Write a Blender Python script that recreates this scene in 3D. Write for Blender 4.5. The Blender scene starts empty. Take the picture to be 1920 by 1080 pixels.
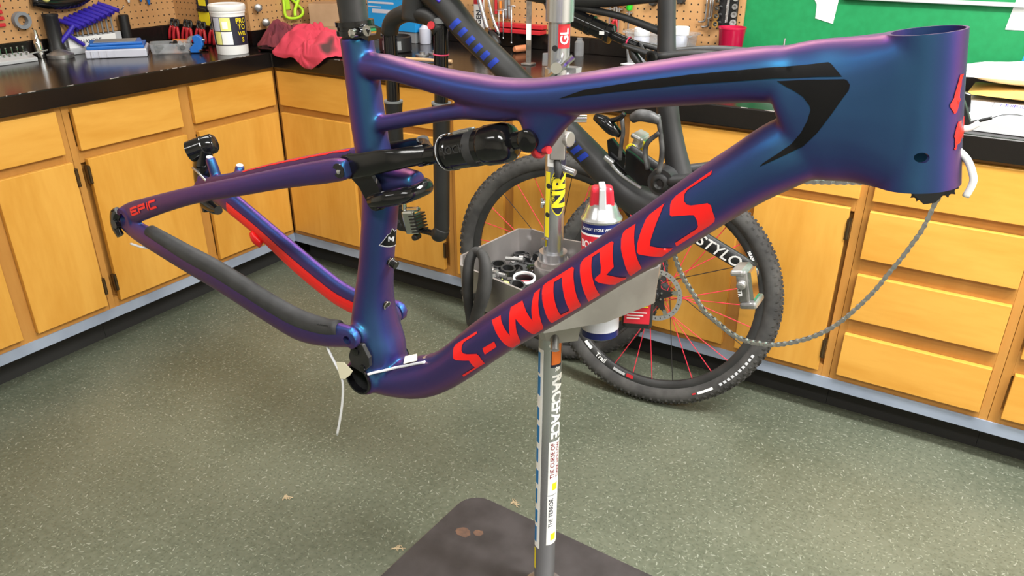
import bpy, bmesh, math, random
import numpy as np
from mathutils import Vector, Matrix
from mathutils.bvhtree import BVHTree
from mathutils.geometry import delaunay_2d_cdt

scene = bpy.context.scene
COL = scene.collection
R = math.radians
random.seed(7)

# ------------------------------------------------------------------ camera
cam_data = bpy.data.cameras.new('camera')
cam_data.sensor_fit = 'HORIZONTAL'
cam_data.sensor_width = 36.0
cam_data.lens = 36.0 * 1438.3 / 1920.0
cam_data.clip_start = 0.02
cam = bpy.data.objects.new('camera', cam_data)
COL.objects.link(cam)
cam.location = (2.4789, -2.1871, 1.3758)
def cam_rot(yaw, pitch, roll):
    f = Vector((math.cos(pitch) * math.sin(yaw), math.cos(pitch) * math.cos(yaw), math.sin(pitch)))
    r = Vector((math.cos(yaw), -math.sin(yaw), 0)); u = r.cross(f)
    r2 = r * math.cos(roll) + u * math.sin(roll); u2 = -r * math.sin(roll) + u * math.cos(roll)
    return Matrix((r2, u2, -f)).transposed()
cam.rotation_euler = cam_rot(R(-31.684), R(-25.444), R(0.184)).to_euler()
scene.camera = cam

# ------------------------------------------------------------------ world, lights, exposure
world = bpy.data.worlds.new('room_air'); scene.world = world; world.use_nodes = True
world.node_tree.nodes['Background'].inputs[0].default_value = (1.0, 0.97, 0.93, 1)
world.node_tree.nodes['Background'].inputs[1].default_value = 0.24
scene.view_settings.view_transform = 'Standard'
scene.view_settings.look = 'None'
scene.view_settings.exposure = 0.0
scene.view_settings.gamma = 1.0
scene.view_settings.use_curve_mapping = False
# fluorescent ceiling fixtures: (x, y, length along x, width, watts); built as objects further down
FIXTURES = [(3.05, -0.80, 1.2, 0.3, 122), (0.75, -1.3, 1.2, 0.3, 13), (2.85, -2.7, 1.2, 0.3, 60), (0.75, -3.2, 1.2, 0.3, 18), (4.40, -1.6, 1.2, 0.3, 60), (1.25, -0.40, 1.2, 0.3, 22)]
CEIL = 2.62
for i, (x, y, l, w, e) in enumerate(FIXTURES):
    ld = bpy.data.lights.new('fluorescent_light', 'AREA'); ld.shape = 'RECTANGLE'; ld.size = l; ld.size_y = w
    ld.energy = e; ld.color = (1.0, 0.985, 0.95)
    lo = bpy.data.objects.new('fluorescent_light', ld); COL.objects.link(lo); lo.location = (x, y, CEIL - 0.105)

# ------------------------------------------------------------------ materials
def mat(name, color, rough=0.5, metal=0.0, **kw):
    m = bpy.data.materials.new(name); m.use_nodes = True
    b = m.node_tree.nodes['Principled BSDF']
    b.inputs['Base Color'].default_value = (*color, 1)
    b.inputs['Roughness'].default_value = rough
    b.inputs['Metallic'].default_value = metal
    for k, v in kw.items():
        k = k.replace('_', ' ')
        if k in b.inputs: b.inputs[k].default_value = v
    return m
def nd(m, t, **kw):
    n = m.node_tree.nodes.new(t)
    for k, v in kw.items():
        if hasattr(n, k): setattr(n, k, v)
        else: n.inputs[k.replace('_', ' ')].default_value = v
    return n
def lk(m, a, b): m.node_tree.links.new(a, b)
def bsdf(m): return m.node_tree.nodes['Principled BSDF']
def ramp(m, fac, stops):
    n = m.node_tree.nodes.new('ShaderNodeValToRGB'); e = n.color_ramp.elements
    while len(e) < len(stops): e.new(0.5)
    for i, (p, c) in enumerate(stops): e[i].position = p; e[i].color = (*c, 1)
    lk(m, fac, n.inputs[0]); return n.outputs[0]
def noisy(name, c1, c2, scale=8, stretch=(1, 1, 1), rough=0.5, metal=0.0, detail=4, lo=0.35, hi=0.65, bump=0, coord='Object', **kw):
    m = mat(name, c1, rough, metal, **kw)
    tc = nd(m, 'ShaderNodeTexCoord'); mp = nd(m, 'ShaderNodeMapping'); mp.inputs['Scale'].default_value = stretch
    lk(m, tc.outputs[coord], mp.inputs[0])
    n = nd(m, 'ShaderNodeTexNoise'); n.inputs['Scale'].default_value = scale; n.inputs['Detail'].default_value = detail
    lk(m, mp.outputs[0], n.inputs[0])
    lk(m, ramp(m, n.outputs[0], [(lo, c1), (hi, c2)]), bsdf(m).inputs['Base Color'])
    if bump:
        b = nd(m, 'ShaderNodeBump'); b.inputs['Strength'].default_value = bump; b.inputs['Distance'].default_value = 0.002
        lk(m, n.outputs[0], b.inputs['Height']); lk(m, b.outputs[0], bsdf(m).inputs['Normal'])
    return m
def s2l(*c): return tuple(((x / 255) / 12.92 if x / 255 < 0.04045 else ((x / 255 + 0.055) / 1.055) ** 2.4) for x in c)

def wood(name, c1, c2, vertical=False):
    m = mat(name, c1, 0.42)
    tc = nd(m, 'ShaderNodeTexCoord'); mp = nd(m, 'ShaderNodeMapping')
    mp.inputs['Scale'].default_value = (5, 5, 0.9) if vertical else (0.9, 0.9, 5)
    oi = nd(m, 'ShaderNodeObjectInfo'); va = nd(m, 'ShaderNodeVectorMath', operation='ADD')
    sc = nd(m, 'ShaderNodeVectorMath', operation='SCALE'); cx = nd(m, 'ShaderNodeCombineXYZ')
    for i in range(3): lk(m, oi.outputs['Random'], cx.inputs[i])
    sc.inputs['Scale'].default_value = 37.0; lk(m, cx.outputs[0], sc.inputs[0])
    lk(m, tc.outputs['Object'], va.inputs[0]); lk(m, sc.outputs[0], va.inputs[1]); lk(m, va.outputs[0], mp.inputs[0])
    n1 = nd(m, 'ShaderNodeTexNoise'); n1.inputs['Scale'].default_value = 1.6; n1.inputs['Detail'].default_value = 5; n1.inputs['Distortion'].default_value = 0.8
    n2 = nd(m, 'ShaderNodeTexNoise'); n2.inputs['Scale'].default_value = 14; n2.inputs['Detail'].default_value = 6
    lk(m, mp.outputs[0], n1.inputs[0]); lk(m, mp.outputs[0], n2.inputs[0])
    mx = nd(m, 'ShaderNodeMath', operation='MULTIPLY_ADD'); mx.inputs[1].default_value = 0.35
    lk(m, n2.outputs[0], mx.inputs[0]); lk(m, n1.outputs[0], mx.inputs[2])
    lk(m, ramp(m, mx.outputs[0], [(0.45, c1), (0.85, c2)]), bsdf(m).inputs['Base Color'])
    return m
M = {}
M['wood'] = wood('birch_panel', (0.57, 0.262, 0.034), (0.67, 0.345, 0.062))
M['woodv'] = wood('birch_door', (0.57, 0.262, 0.034), (0.67, 0.345, 0.062), True)
M['shaded_frame_wood'] = wood('birch_frame_shaded', (0.42, 0.185, 0.035), (0.50, 0.24, 0.055), True)  # birch darkened in colour for the shade on stiles and rails between the fronts
M['vinyl'] = noisy('blue_grey_vinyl', (0.235, 0.275, 0.36), (0.31, 0.36, 0.46), 6, rough=0.45)
M['dark'] = mat('recess_shade', (0.02, 0.02, 0.02), 0.9)  # near black paints in the shade of toe kicks, bolt holes and slots
M['counter'] = noisy('black_laminate', (0.006, 0.005, 0.005), (0.012, 0.009, 0.008), 3, rough=0.18, **{'Specular_IOR_Level': 0.42})
M['blackgloss'] = mat('black_gloss', (0.006, 0.006, 0.007), 0.12)
M['blackmatte'] = mat('black_matte', (0.012, 0.012, 0.013), 0.45)
M['rubber'] = noisy('black_rubber', (0.016, 0.016, 0.016), (0.035, 0.034, 0.033), 30, rough=0.8)
M['steel'] = mat('steel', (0.58, 0.58, 0.60), 0.25, 0.85)
M['chrome'] = mat('chrome', (0.62, 0.63, 0.65), 0.10, 1.0)
M['dirtysteel'] = noisy('dirty_steel', (0.20, 0.195, 0.19), (0.46, 0.45, 0.45), 25, rough=0.38, metal=0.8)
M['alu'] = noisy('cast_aluminium', (0.33, 0.305, 0.295), (0.47, 0.44, 0.43), 9, rough=0.42, metal=0.8)
M['white'] = mat('white_plastic', (0.80, 0.80, 0.80), 0.4)
M['paper'] = mat('white_paper', (0.86, 0.86, 0.86), 0.8)
M['red'] = mat('red_plastic', (0.50, 0.02, 0.03), 0.4)
M['blue'] = mat('blue_plastic', (0.012, 0.13, 0.48), 0.4)
M['orange'] = mat('orange_plastic', (0.75, 0.22, 0.03), 0.4)
M['yellow'] = mat('yellow_print', (0.85, 0.70, 0.02), 0.45)
M['lime'] = mat('lime_plastic', (0.45, 0.72, 0.03), 0.4)
M['grey'] = mat('grey_plastic', (0.22, 0.23, 0.24), 0.45)
M['ltgrey'] = mat('light_grey_plastic', (0.45, 0.46, 0.48), 0.45)
M['brass'] = mat('brown_bronze', (0.13, 0.09, 0.05), 0.35, 0.9)
M['tape'] = mat('masking_tape', (0.72, 0.68, 0.52), 0.7)
M['liner'] = mat('white_cable_liner', (0.72, 0.73, 0.78), 0.4)
def glassy(name, color, rough=0.08, alpha=0.35):
    m = mat(name, color, rough); bsdf(m).inputs['Transmission Weight'].default_value = 0.85; bsdf(m).inputs['IOR'].default_value = 1.2
    return m
M['clear'] = glassy('clear_plastic', (0.85, 0.87, 0.90))

# ------------------------------------------------------------------ mesh helpers (each returns (verts, faces))
def box(x0, x1, y0, y1, z0, z1):
    v = [(x, y, z) for x in (x0, x1) for y in (y0, y1) for z in (z0, z1)]
    return v, [(0, 1, 3, 2), (4, 6, 7, 5), (0, 4, 5, 1), (2, 3, 7, 6), (0, 2, 6, 4), (1, 5, 7, 3)]
def basis(d):
    d = Vector(d).normalized(); a = Vector((0, 0, 1)) if abs(d.z) < 0.9 else Vector((1, 0, 0))
    x = d.cross(a).normalized(); return x, d.cross(x), d
def rings(rs, close0=True, close1=True, loop=False):
    n = len(rs[0]); v = [tuple(p) for r in rs for p in r]; f = []
    m = len(rs)
    for i in range(m if loop else m - 1):
        a, b = i * n, ((i + 1) % m) * n
        for j in range(n): k = (j + 1) % n; f.append((a + j, a + k, b + k, b + j))
    if not loop:
        if close0: f.append(tuple(range(n - 1, -1, -1)))
        if close1: f.append(tuple(range((m - 1) * n, m * n)))
    return v, f
def lathe(prof, p0=(0, 0, 0), d=(0, 0, 1), n=24, close=True):
    x, y, z = basis(d); p0 = Vector(p0); rs = []
    for r, h in prof:
        rs.append([p0 + z * h + (x * math.cos(a) + y * math.sin(a)) * max(r, 1e-5) for a in [2 * math.pi * k / n for k in range(n)]])
    return rings(rs, close, close)
def cyl(p0, p1, r0, r1=None, n=20):
    p0, p1 = Vector(p0), Vector(p1)
    return lathe([(r0, 0), (r0 if r1 is None else r1, (p1 - p0).length)], p0, p1 - p0, n)
def ring(p0, d, ro, ri, h, n=32):
    x, y, z = basis(d); p0 = Vector(p0); rs = []
    for r, hh in ((ri, 0), (ro, 0), (ro, h), (ri, h)):
        rs.append([p0 + z * hh + (x * math.cos(a) + y * math.sin(a)) * r for a in [2 * math.pi * k / n for k in range(n)]])
    return rings(rs, loop=True)
def torus(p0, d, rr, r, n=48, m=10, squash=1.0):
    x, y, z = basis(d); p0 = Vector(p0); rs = []
    for k in range(n):
        a = 2 * math.pi * k / n; e = x * math.cos(a) + y * math.sin(a)
        rs.append([p0 + e * (rr + r * math.cos(b)) + z * r * squash * math.sin(b) for b in [2 * math.pi * j / m for j in range(m)]])
    return rings(rs, loop=True)
def spline(pts, sub=6):
    P = [np.array(p, float) for p in pts]; out = []
    for i in range(len(P) - 1):
        p0 = P[i - 1] if i else 2 * P[0] - P[1]; p1, p2 = P[i], P[i + 1]; p3 = P[i + 2] if i + 2 < len(P) else 2 * P[-1] - P[-2]
        for k in range(sub):
            t = k / sub
            out.append(0.5 * (2 * p1 + (p2 - p0) * t + (2 * p0 - 5 * p1 + 4 * p2 - p3) * t * t + (3 * p1 - p0 - 3 * p2 + p3) * t ** 3))
    out.append(P[-1]); return out
def tube(pts, r, n=10, sub=5, flat=1.0, ref=None):
    """round (or flattened) tube along a smoothed path; r is one radius or one per point"""
    rr = r if isinstance(r, (list, tuple)) else [r] * len(pts)
    S = spline([(*p, q) for p, q in zip(pts, rr)], sub) if sub > 1 else [np.array((*p, q)) for p, q in zip(pts, rr)]
    rs = []; up = Vector(ref) if ref else None
    for i, s in enumerate(S):
        t = Vector(S[min(i + 1, len(S) - 1)][:3]) - Vector(S[max(i - 1, 0)][:3]); t.normalize()
        if up is None: up = basis(t)[0]
        x = (up - t * up.dot(t)).normalized(); y = t.cross(x)
        if not ref: up = x
        rs.append([Vector(s[:3]) + x * s[3] * math.cos(a) + y * s[3] * flat * math.sin(a) for a in [2 * math.pi * k / n for k in range(n)]])
    return rings(rs)
def prism(poly, d, origin=(0, 0, 0), xa=(1, 0, 0), ya=(0, 0, 1)):
    """polygon in the plane (xa, ya) extruded by the vector d"""
    o, xa, ya, d = Vector(origin), Vector(xa), Vector(ya), Vector(d)
    a = [o + xa * p[0] + ya * p[1] for p in poly]; n = len(poly)
    v = [tuple(p) for p in a] + [tuple(p + d) for p in a]
    f = [tuple(range(n)), tuple(range(2 * n - 1, n - 1, -1))] + [(i, i + n, (i + 1) % n + n, (i + 1) % n) for i in range(n)]
    return v, f
def sphere(p, r, n=14, sz=1.0):
    k = n // 2
    return lathe([(r * math.sin(math.pi * i / k), -r * sz * math.cos(math.pi * i / k)) for i in range(k + 1)], p, (0, 0, 1), n)
def xf(g, mtx):
    return [tuple(mtx @ Vector(p)) for p in g[0]], g[1]
def rotz(g, a, c=(0, 0, 0)):
    c = Vector(c); m = Matrix.Translation(c) @ Matrix.Rotation(a, 4, 'Z') @ Matrix.Translation(-c); return xf(g, m)

def mk(name, geos, m, parent=None, smooth=False, bevel=0, seg=2, loc=None):
    if isinstance(geos, tuple): geos = [geos]
    V, F = [], []
    for v, f in geos:
        o = len(V); V += [tuple(p) for p in v]; F += [tuple(i + o for i in q) for q in f]
    me = bpy.data.meshes.new(name); me.from_pydata(V, [], F); me.update()
    bm = bmesh.new(); bm.from_mesh(me); bmesh.ops.recalc_face_normals(bm, faces=bm.faces); bm.to_mesh(me); bm.free()
    if smooth:
        me.polygons.foreach_set('use_smooth', [True] * len(me.polygons))
        if smooth is not True: me.set_sharp_from_angle(angle=R(smooth))
    ob = bpy.data.objects.new(name, me); COL.objects.link(ob)
    me.materials.append(M[m] if isinstance(m, str) else m)
    if parent is not None: ob.parent = parent
    if loc: ob.location = loc
    if bevel:
        b = ob.modifiers.new('bevel', 'BEVEL'); b.width = bevel; b.segments = seg; b.limit_method = 'ANGLE'; b.angle_limit = R(40)
    return ob
def tag(o, label=None, cat=None, group=None, kind=None):
    if label: o['label'] = label
    if cat: o['category'] = cat
    if group: o['group'] = group
    if kind: o['kind'] = kind
    return o
def thing(name, label, cat, loc=(0, 0, 0), group=None, rz=0):
    o = bpy.data.objects.new(name, None); COL.objects.link(o); o.location = loc; o.rotation_euler = (0, 0, rz); o.empty_display_size = 0.05
    return tag(o, label, cat, group)
def copy_part(src, parent, loc=None):
    c = src.copy(); COL.objects.link(c); c.parent = parent
    if loc: c.location = loc
    return c
def text_geo(body, size, extrude=0.0004, bold=0.0, shear=0.0, align='CENTER'):
    """flat lettering as mesh data (x right, y up), extruded a hair"""
    cu = bpy.data.curves.new('lettering', 'FONT'); cu.body = body; cu.size = size; cu.extrude = extrude; cu.offset = bold * size
    cu.shear = shear; cu.align_x = align; cu.align_y = 'CENTER'; cu.resolution_u = 3
    o = bpy.data.objects.new('lettering', cu); COL.objects.link(o)
    me = o.to_mesh(); g = ([tuple(v.co) for v in me.vertices], [tuple(p.vertices) for p in me.polygons])
    bm = bmesh.new(); bm.from_mesh(me)
    xs = [v.co.x for v in bm.verts]; ys = [v.co.y for v in bm.verts]
    for lo, hi, ax in ((min(xs), max(xs), Vector((1, 0, 0))), (min(ys), max(ys), Vector((0, 1, 0)))):
        k = lo + size / 6
        while k < hi:
            bmesh.ops.bisect_plane(bm, geom=bm.verts[:] + bm.edges[:] + bm.faces[:], plane_co=ax * k, plane_no=ax); k += size / 6
    bm.verts.index_update(); g = ([tuple(v.co) for v in bm.verts], [tuple(v.index for v in f.verts) for f in bm.faces]); bm.free()
    o.to_mesh_clear(); bpy.data.objects.remove(o); bpy.data.curves.remove(cu)
    return g
def place(g, origin, xa, ya):
    """(x, y, z) geometry into the frame (xa, ya, xa x ya) at origin"""
    xa, ya = Vector(xa).normalized(), Vector(ya); ya = (ya - xa * ya.dot(xa)).normalized(); za = xa.cross(ya); o = Vector(origin)
    return [tuple(o + xa * p[0] + ya * p[1] + za * p[2]) for p in g[0]], g[1]
def wrap_text(g, c, r, ang0, axis_up=True):
    """lettering bent round a vertical cylinder (centre c, radius r): local x runs along the arc, y runs up"""
    return [(c[0] + (r + p[2]) * math.cos(ang0 + p[0] / r), c[1] + (r + p[2]) * math.sin(ang0 + p[0] / r), c[2] + p[1]) for p in g[0]], g[1]
# ================================================================== THE ROOM
def floor_mat():
    m = mat('green_speckled_vinyl', (0.10, 0.13, 0.085), 0.33)
    tc = nd(m, 'ShaderNodeTexCoord'); b = bsdf(m)
    big = nd(m, 'ShaderNodeTexNoise'); big.inputs['Scale'].default_value = 2.2; big.inputs['Detail'].default_value = 5
    fine = nd(m, 'ShaderNodeTexNoise'); fine.inputs['Scale'].default_value = 70; fine.inputs['Detail'].default_value = 4
    lk(m, tc.outputs['Object'], big.inputs[0]); lk(m, tc.outputs['Object'], fine.inputs[0])
    ad = nd(m, 'ShaderNodeMath', operation='MULTIPLY_ADD'); ad.inputs[1].default_value = 0.7
    lk(m, fine.outputs[0], ad.inputs[0]); lk(m, big.outputs[0], ad.inputs[2])
    base = ramp(m, ad.outputs[0], [(0.55, (0.066, 0.079, 0.055)), (1.15, (0.122, 0.134, 0.098))])
    col = base
    for sc, L, W, c, thr, seed in ((85, 0.0040, 0.0013, (0.27, 0.30, 0.23), 0.42, 0.0), (95, 0.0038, 0.0016, (0.045, 0.058, 0.04), 0.5, 5.3), (40, 0.0058, 0.0015, (0.38, 0.40, 0.34), 0.20, 9.1)):
        vo = nd(m, 'ShaderNodeTexVoronoi'); vo.voronoi_dimensions = '2D'; vo.inputs['Scale'].default_value = sc
        mv = nd(m, 'ShaderNodeVectorMath', operation='ADD'); mv.inputs[1].default_value = (seed, seed * 0.7, 0)
        lk(m, tc.outputs['Object'], mv.inputs[0]); lk(m, mv.outputs[0], vo.inputs['Vector'])
        sb = nd(m, 'ShaderNodeVectorMath', operation='SUBTRACT'); lk(m, mv.outputs[0], sb.inputs[0]); lk(m, vo.outputs['Position'], sb.inputs[1])
        sp = nd(m, 'ShaderNodeSeparateColor'); lk(m, vo.outputs['Color'], sp.inputs[0])
        an = nd(m, 'ShaderNodeMath', operation='MULTIPLY'); an.inputs[1].default_value = 6.283; lk(m, sp.outputs[0], an.inputs[0])
        ro = nd(m, 'ShaderNodeVectorRotate'); ro.rotation_type = 'Z_AXIS'; lk(m, sb.outputs[0], ro.inputs['Vector']); lk(m, an.outputs[0], ro.inputs['Angle'])
        dv = nd(m, 'ShaderNodeVectorMath', operation='MULTIPLY'); dv.inputs[1].default_value = (1 / L, 1 / W, 0); lk(m, ro.outputs[0], dv.inputs[0])
        ln = nd(m, 'ShaderNodeVectorMath', operation='LENGTH'); lk(m, dv.outputs[0], ln.inputs[0])
        lt = nd(m, 'ShaderNodeMath', operation='LESS_THAN'); lt.inputs[1].default_value = 1.0; lk(m, ln.outputs['Value'], lt.inputs[0])
        ch = nd(m, 'ShaderNodeMath', operation='LESS_THAN'); ch.inputs[1].default_value = thr; lk(m, sp.outputs[1], ch.inputs[0])
        mu = nd(m, 'ShaderNodeMath', operation='MULTIPLY'); lk(m, lt.outputs[0], mu.inputs[0]); lk(m, ch.outputs[0], mu.inputs[1])
        m2 = nd(m, 'ShaderNodeMath', operation='MULTIPLY'); m2.inputs[1].default_value = 0.42; lk(m, mu.outputs[0], m2.inputs[0])
        mx = nd(m, 'ShaderNodeMix'); mx.data_type = 'RGBA'; lk(m, m2.outputs[0], mx.inputs['Factor']); lk(m, col, mx.inputs[6]); mx.inputs[7].default_value = (*c, 1)
        col = mx.outputs[2]
    lk(m, col, b.inputs['Base Color'])
    rr = nd(m, 'ShaderNodeMapRange'); rr.inputs['To Min'].default_value = 0.28; rr.inputs['To Max'].default_value = 0.5; lk(m, fine.outputs[0], rr.inputs[0]); lk(m, rr.outputs[0], b.inputs['Roughness'])
    return m
def peg_mat():
    m = mat('brown_pegboard', (0.40, 0.20, 0.075), 0.6)
    tc = nd(m, 'ShaderNodeTexCoord')
    n = nd(m, 'ShaderNodeTexNoise'); n.inputs['Scale'].default_value = 5; n.inputs['Detail'].default_value = 6; lk(m, tc.outputs['Object'], n.inputs[0])
    base = ramp(m, n.outputs[0], [(0.3, (0.44, 0.225, 0.085)), (0.7, (0.55, 0.31, 0.13))])
    sn = nd(m, 'ShaderNodeVectorMath', operation='SNAP'); sn.inputs[1].default_value = (0.0254,) * 3
    of = nd(m, 'ShaderNodeVectorMath', operation='ADD'); of.inputs[1].default_value = (0.0127, 0.0127, 0.0127)
    lk(m, tc.outputs['Object'], of.inputs[0]); lk(m, of.outputs[0], sn.inputs[0])
    sb = nd(m, 'ShaderNodeVectorMath', operation='SUBTRACT'); lk(m, tc.outputs['Object'], sb.inputs[0]); lk(m, sn.outputs[0], sb.inputs[1])
    return m, base, sb
floor = tag(mk('floor', box(-0.75, 5.2, -5.0, 0.75, -0.05, 0.0), floor_mat()), 'green grey speckled vinyl workshop floor', kind='structure')
M['wallpaint'] = mat('cream_wall_paint', (0.62, 0.58, 0.50), 0.7)
M['greenpaint'] = noisy('green_wall_paint', (0.0, 0.205, 0.058), (0.002, 0.235, 0.070), 40, rough=0.6)
M['ceilingtile'] = mat('white_ceiling_tile', (0.80, 0.79, 0.76), 0.85)
WX, WY = -0.62, 0.62
tag(mk('wall_left', box(WX - 0.1, WX, -5.0, WY + 0.1, 0, CEIL), 'wallpaint'), 'cream painted wall behind the pegboard on the left', kind='structure')
tag(mk('wall_back', box(WX, 5.2, WY, WY + 0.1, 0, CEIL), 'greenpaint'), 'bright green painted wall behind the right counter', kind='structure')
tag(mk('wall_right', box(5.1, 5.2, -5.0, WY, 0, CEIL), 'wallpaint'), 'cream painted wall beyond the right counter', kind='structure')
tag(mk('wall_front', box(WX, 5.1, -5.1, -5.0, 0, CEIL), 'wallpaint'), 'cream painted wall opposite the corner', kind='structure')
tag(mk('ceiling', box(-0.75, 5.2, -5.1, 0.75, CEIL, CEIL + 0.1), 'ceilingtile'), 'white ceiling over the workshop', kind='structure')
M['tubeglow'] = mat('fluorescent_diffuser', (0.9, 0.9, 0.88), 0.4)
bsdf(M['tubeglow']).inputs['Emission Color'].default_value = (1, 0.97, 0.92, 1); bsdf(M['tubeglow']).inputs['Emission Strength'].default_value = 2.0
for i, (x, y, l, w, e) in enumerate(FIXTURES):
    t = thing('ceiling_light', 'white fluorescent ceiling fixture ' + ('over the drawer stack', 'over the left cabinets', 'over the middle of the room', 'at the front left of the room', 'by the right wall', 'over the corner counter')[i], 'ceiling light', (x, y, CEIL), 'fluorescent ceiling fixtures')
    mk('housing', [box(-l / 2, l / 2, -w / 2, w / 2, -0.07, 0.0)], 'white', t, bevel=0.006)
    mk('diffuser', box(-l / 2 + 0.02, l / 2 - 0.02, -w / 2 + 0.02, w / 2 - 0.02, -0.095, -0.07), 'tubeglow', t, bevel=0.01)
# pegboards stand off the wall by a centimetre
def pegboard(name, g, axes, label):
    m, base, sb = peg_mat(); m.name = name + '_hardboard'
    dv = nd(m, 'ShaderNodeVectorMath', operation='MULTIPLY'); dv.inputs[1].default_value = axes; lk(m, sb.outputs[0], dv.inputs[0])
    ln = nd(m, 'ShaderNodeVectorMath', operation='LENGTH'); lk(m, dv.outputs[0], ln.inputs[0])
    lt = nd(m, 'ShaderNodeMath', operation='LESS_THAN'); lt.inputs[1].default_value = 0.0030; lk(m, ln.outputs['Value'], lt.inputs[0])
    mx = nd(m, 'ShaderNodeMix'); mx.data_type = 'RGBA'; lk(m, lt.outputs[0], mx.inputs['Factor']); lk(m, base, mx.inputs[6]); mx.inputs[7].default_value = (0.012, 0.008, 0.005, 1)
    lk(m, mx.outputs[2], bsdf(m).inputs['Base Color'])
    return tag(mk(name, g, m), label, 'pegboard')
pegboard('pegboard', box(WX + 0.0015, WX + 0.012, -2.2, 0.60, 0.9765, 2.1), (0, 1, 1), 'brown perforated pegboard on the left wall above the black counter')
pegboard('pegboard', box(-0.1385, 1.690, WY - 0.012, WY - 0.0015, 0.9765, 2.1), (1, 0, 1), 'brown perforated pegboard on the back wall beside the green wall')

# ------------------------------------------------------------------ worktop: one continuous L
ov = 0.03
wt = tag(mk('worktop', prism([(WX + 0.002, -2.2), (ov, -2.2), (ov, -ov), (4.2, -ov), (4.2, WY - 0.002), (WX + 0.002, WY - 0.002)], (0, 0, 0.060), (0, 0, 0.855), (1, 0, 0), (0, 1, 0)), 'counter', bevel=0.004),
         'glossy black laminate worktop running round the corner over the cabinets', 'worktop')
mk('backsplash', box(WX + 0.002, WX + 0.02, -2.2, WY - 0.02, 0.9155, 0.975), 'counter', wt, bevel=0.002)
mk('backsplash', box(WX + 0.021, 4.2, WY - 0.02, WY - 0.002, 0.9155, 0.975), 'counter', wt, bevel=0.002)

rw = random.Random(2); chips = []
for k in range(70):                                     # pale chipped spots along the front edges
    L_ = rw.uniform(0.003, 0.022); w_ = rw.uniform(0.0006, 0.0014)
    if k % 2: a = rw.uniform(-1.5, -0.05); chips.append(box(ov - 0.0022, ov - 0.0022 + w_, a, a + L_, 0.9135, 0.9153))
    else: a = rw.uniform(0.05, 3.2); chips.append(box(a, a + L_, -ov + 0.0022 - w_, -ov + 0.0022, 0.9135, 0.9153))
tag(mk('edge_chips', chips, mat('pale_core', (0.42, 0.38, 0.36), 0.7), wt), kind='stuff')

# ------------------------------------------------------------------ cabinets: faces in the planes x = 0 (left run) and y = 0 (back run)
BZ, TZ = 0.100, 0.8545
def cabinet(run, a0, a1, drawers, doors, label, stiles=(), hinges=()):
    """a0..a1 along the run; drawers and doors are (a0, a1, z0, z1)"""
    def bx(p0, p1, d0, d1, z0, z1):       # d = depth in front of the face plane
        return box(d0, d1, p0, p1, z0, z1) if run == 'L' else box(p0, p1, -d1, -d0, z0, z1)
    t = thing('base_cabinet', label, 'cabinet', group='wooden base cabinets along the walls')
    mk('body', bx(a0, a1, -0.58 if run == 'B' else -0.58, -0.0205, BZ, TZ), 'shaded_frame_wood', t)
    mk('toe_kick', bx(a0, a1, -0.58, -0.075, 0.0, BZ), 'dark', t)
    edges = [(a0, a0 + 0.022), (a1 - 0.022, a1)] + list(stiles)
    for s in edges: mk('stile', bx(s[0], s[1], -0.02, 0.0, BZ, TZ), 'shaded_frame_wood', t, bevel=0.0008, seg=1)
    inner = sorted(edges)
    zs = sorted({d[3] for d in drawers} | {d[3] for d in doors})
    for k in range(len(inner) - 1):
        lo, hi = inner[k][1], inner[k + 1][0]
        if hi - lo < 0.03: continue
        mid = (lo + hi) / 2
        here = sorted([d for d in drawers + doors if d[0] <= mid <= d[1]], key=lambda d: d[2])
        cuts = [BZ] + [z for d in here for z in (d[2], d[3])] + [TZ]
        for q in range(0, len(cuts), 2):
            mk('rail', bx(lo, hi, -0.02, -0.0006, max(BZ, cuts[q] - 0.012), min(TZ, cuts[q + 1] + 0.012)), 'shaded_frame_wood', t)
    for d in drawers: mk('drawer_front', bx(d[0], d[1], 0.0006, 0.0186, d[2], d[3]), 'wood', t, bevel=0.0015)
    for d in doors:
        dd = mk('door', bx(d[0], d[1], 0.0006, 0.0186, d[2], d[3]), 'woodv', t, bevel=0.0015)
        for a, z in hinges:
            if abs(a - d[0]) < 0.02 or abs(a - d[1]) < 0.02:
                g = [bx(a - 0.006, a + 0.006, 0.004, 0.0195, z - 0.030, z + 0.030)]
                c0 = (0.0205, a, z - 0.026) if run == 'L' else (a, -0.0205, z - 0.026); c1 = (c0[0], c0[1], z + 0.026)
                mk('hinge', g + [cyl(c0, c1, 0.0045, n=10)], 'brass', dd, smooth=40)
    return t
DR = (0.706, 0.842); DO = (0.163, 0.676)
cabinet('L', -2.1, -1.56, [(-2.07, -1.59, *DR)], [(-2.07, -1.59, *DO)], 'wooden base cabinet at the near end of the left run')
cabinet('L', -1.56, -0.878, [(-1.42, -0.904, *DR)], [(-1.42, -1.181, *DO), (-1.133, -0.890, *DO)], 'wooden base cabinet on the left with a blotchy wide drawer over two doors', [(-1.475, -1.43), (-1.186, -1.128)], [(-0.886, 0.624), (-0.886, 0.234)])
cabinet('L', -0.877, -0.002, [(-0.852, -0.465, *DR), (-0.414, -0.027, *DR)], [(-0.840, -0.459, *DO), (-0.407, -0.022, *DO)], 'wooden base cabinet left of the corner with two drawers over two doors', [(-0.462, -0.41)], [(-0.844, 0.624), (-0.844, 0.234)])
cabinet('B', 0.002, 0.869, [(0.032, 0.402, *DR), (0.448, 0.832, *DR)], [(0.032, 0.404, *DO), (0.448, 0.834, *DO)], 'wooden base cabinet right of the corner behind the blue seat tube', [(0.402, 0.450)], [(0.838, 0.624), (0.838, 0.245)])
cabinet('B', 0.870, 1.534, [(0.895, 1.100, *DR), (1.140, 1.512, *DR)], [(0.895, 1.102, *DO), (1.144, 1.512, *DO)], 'wooden base cabinet behind the steel stand pole and knobbly wheels', [(1.100, 1.145)])
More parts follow.
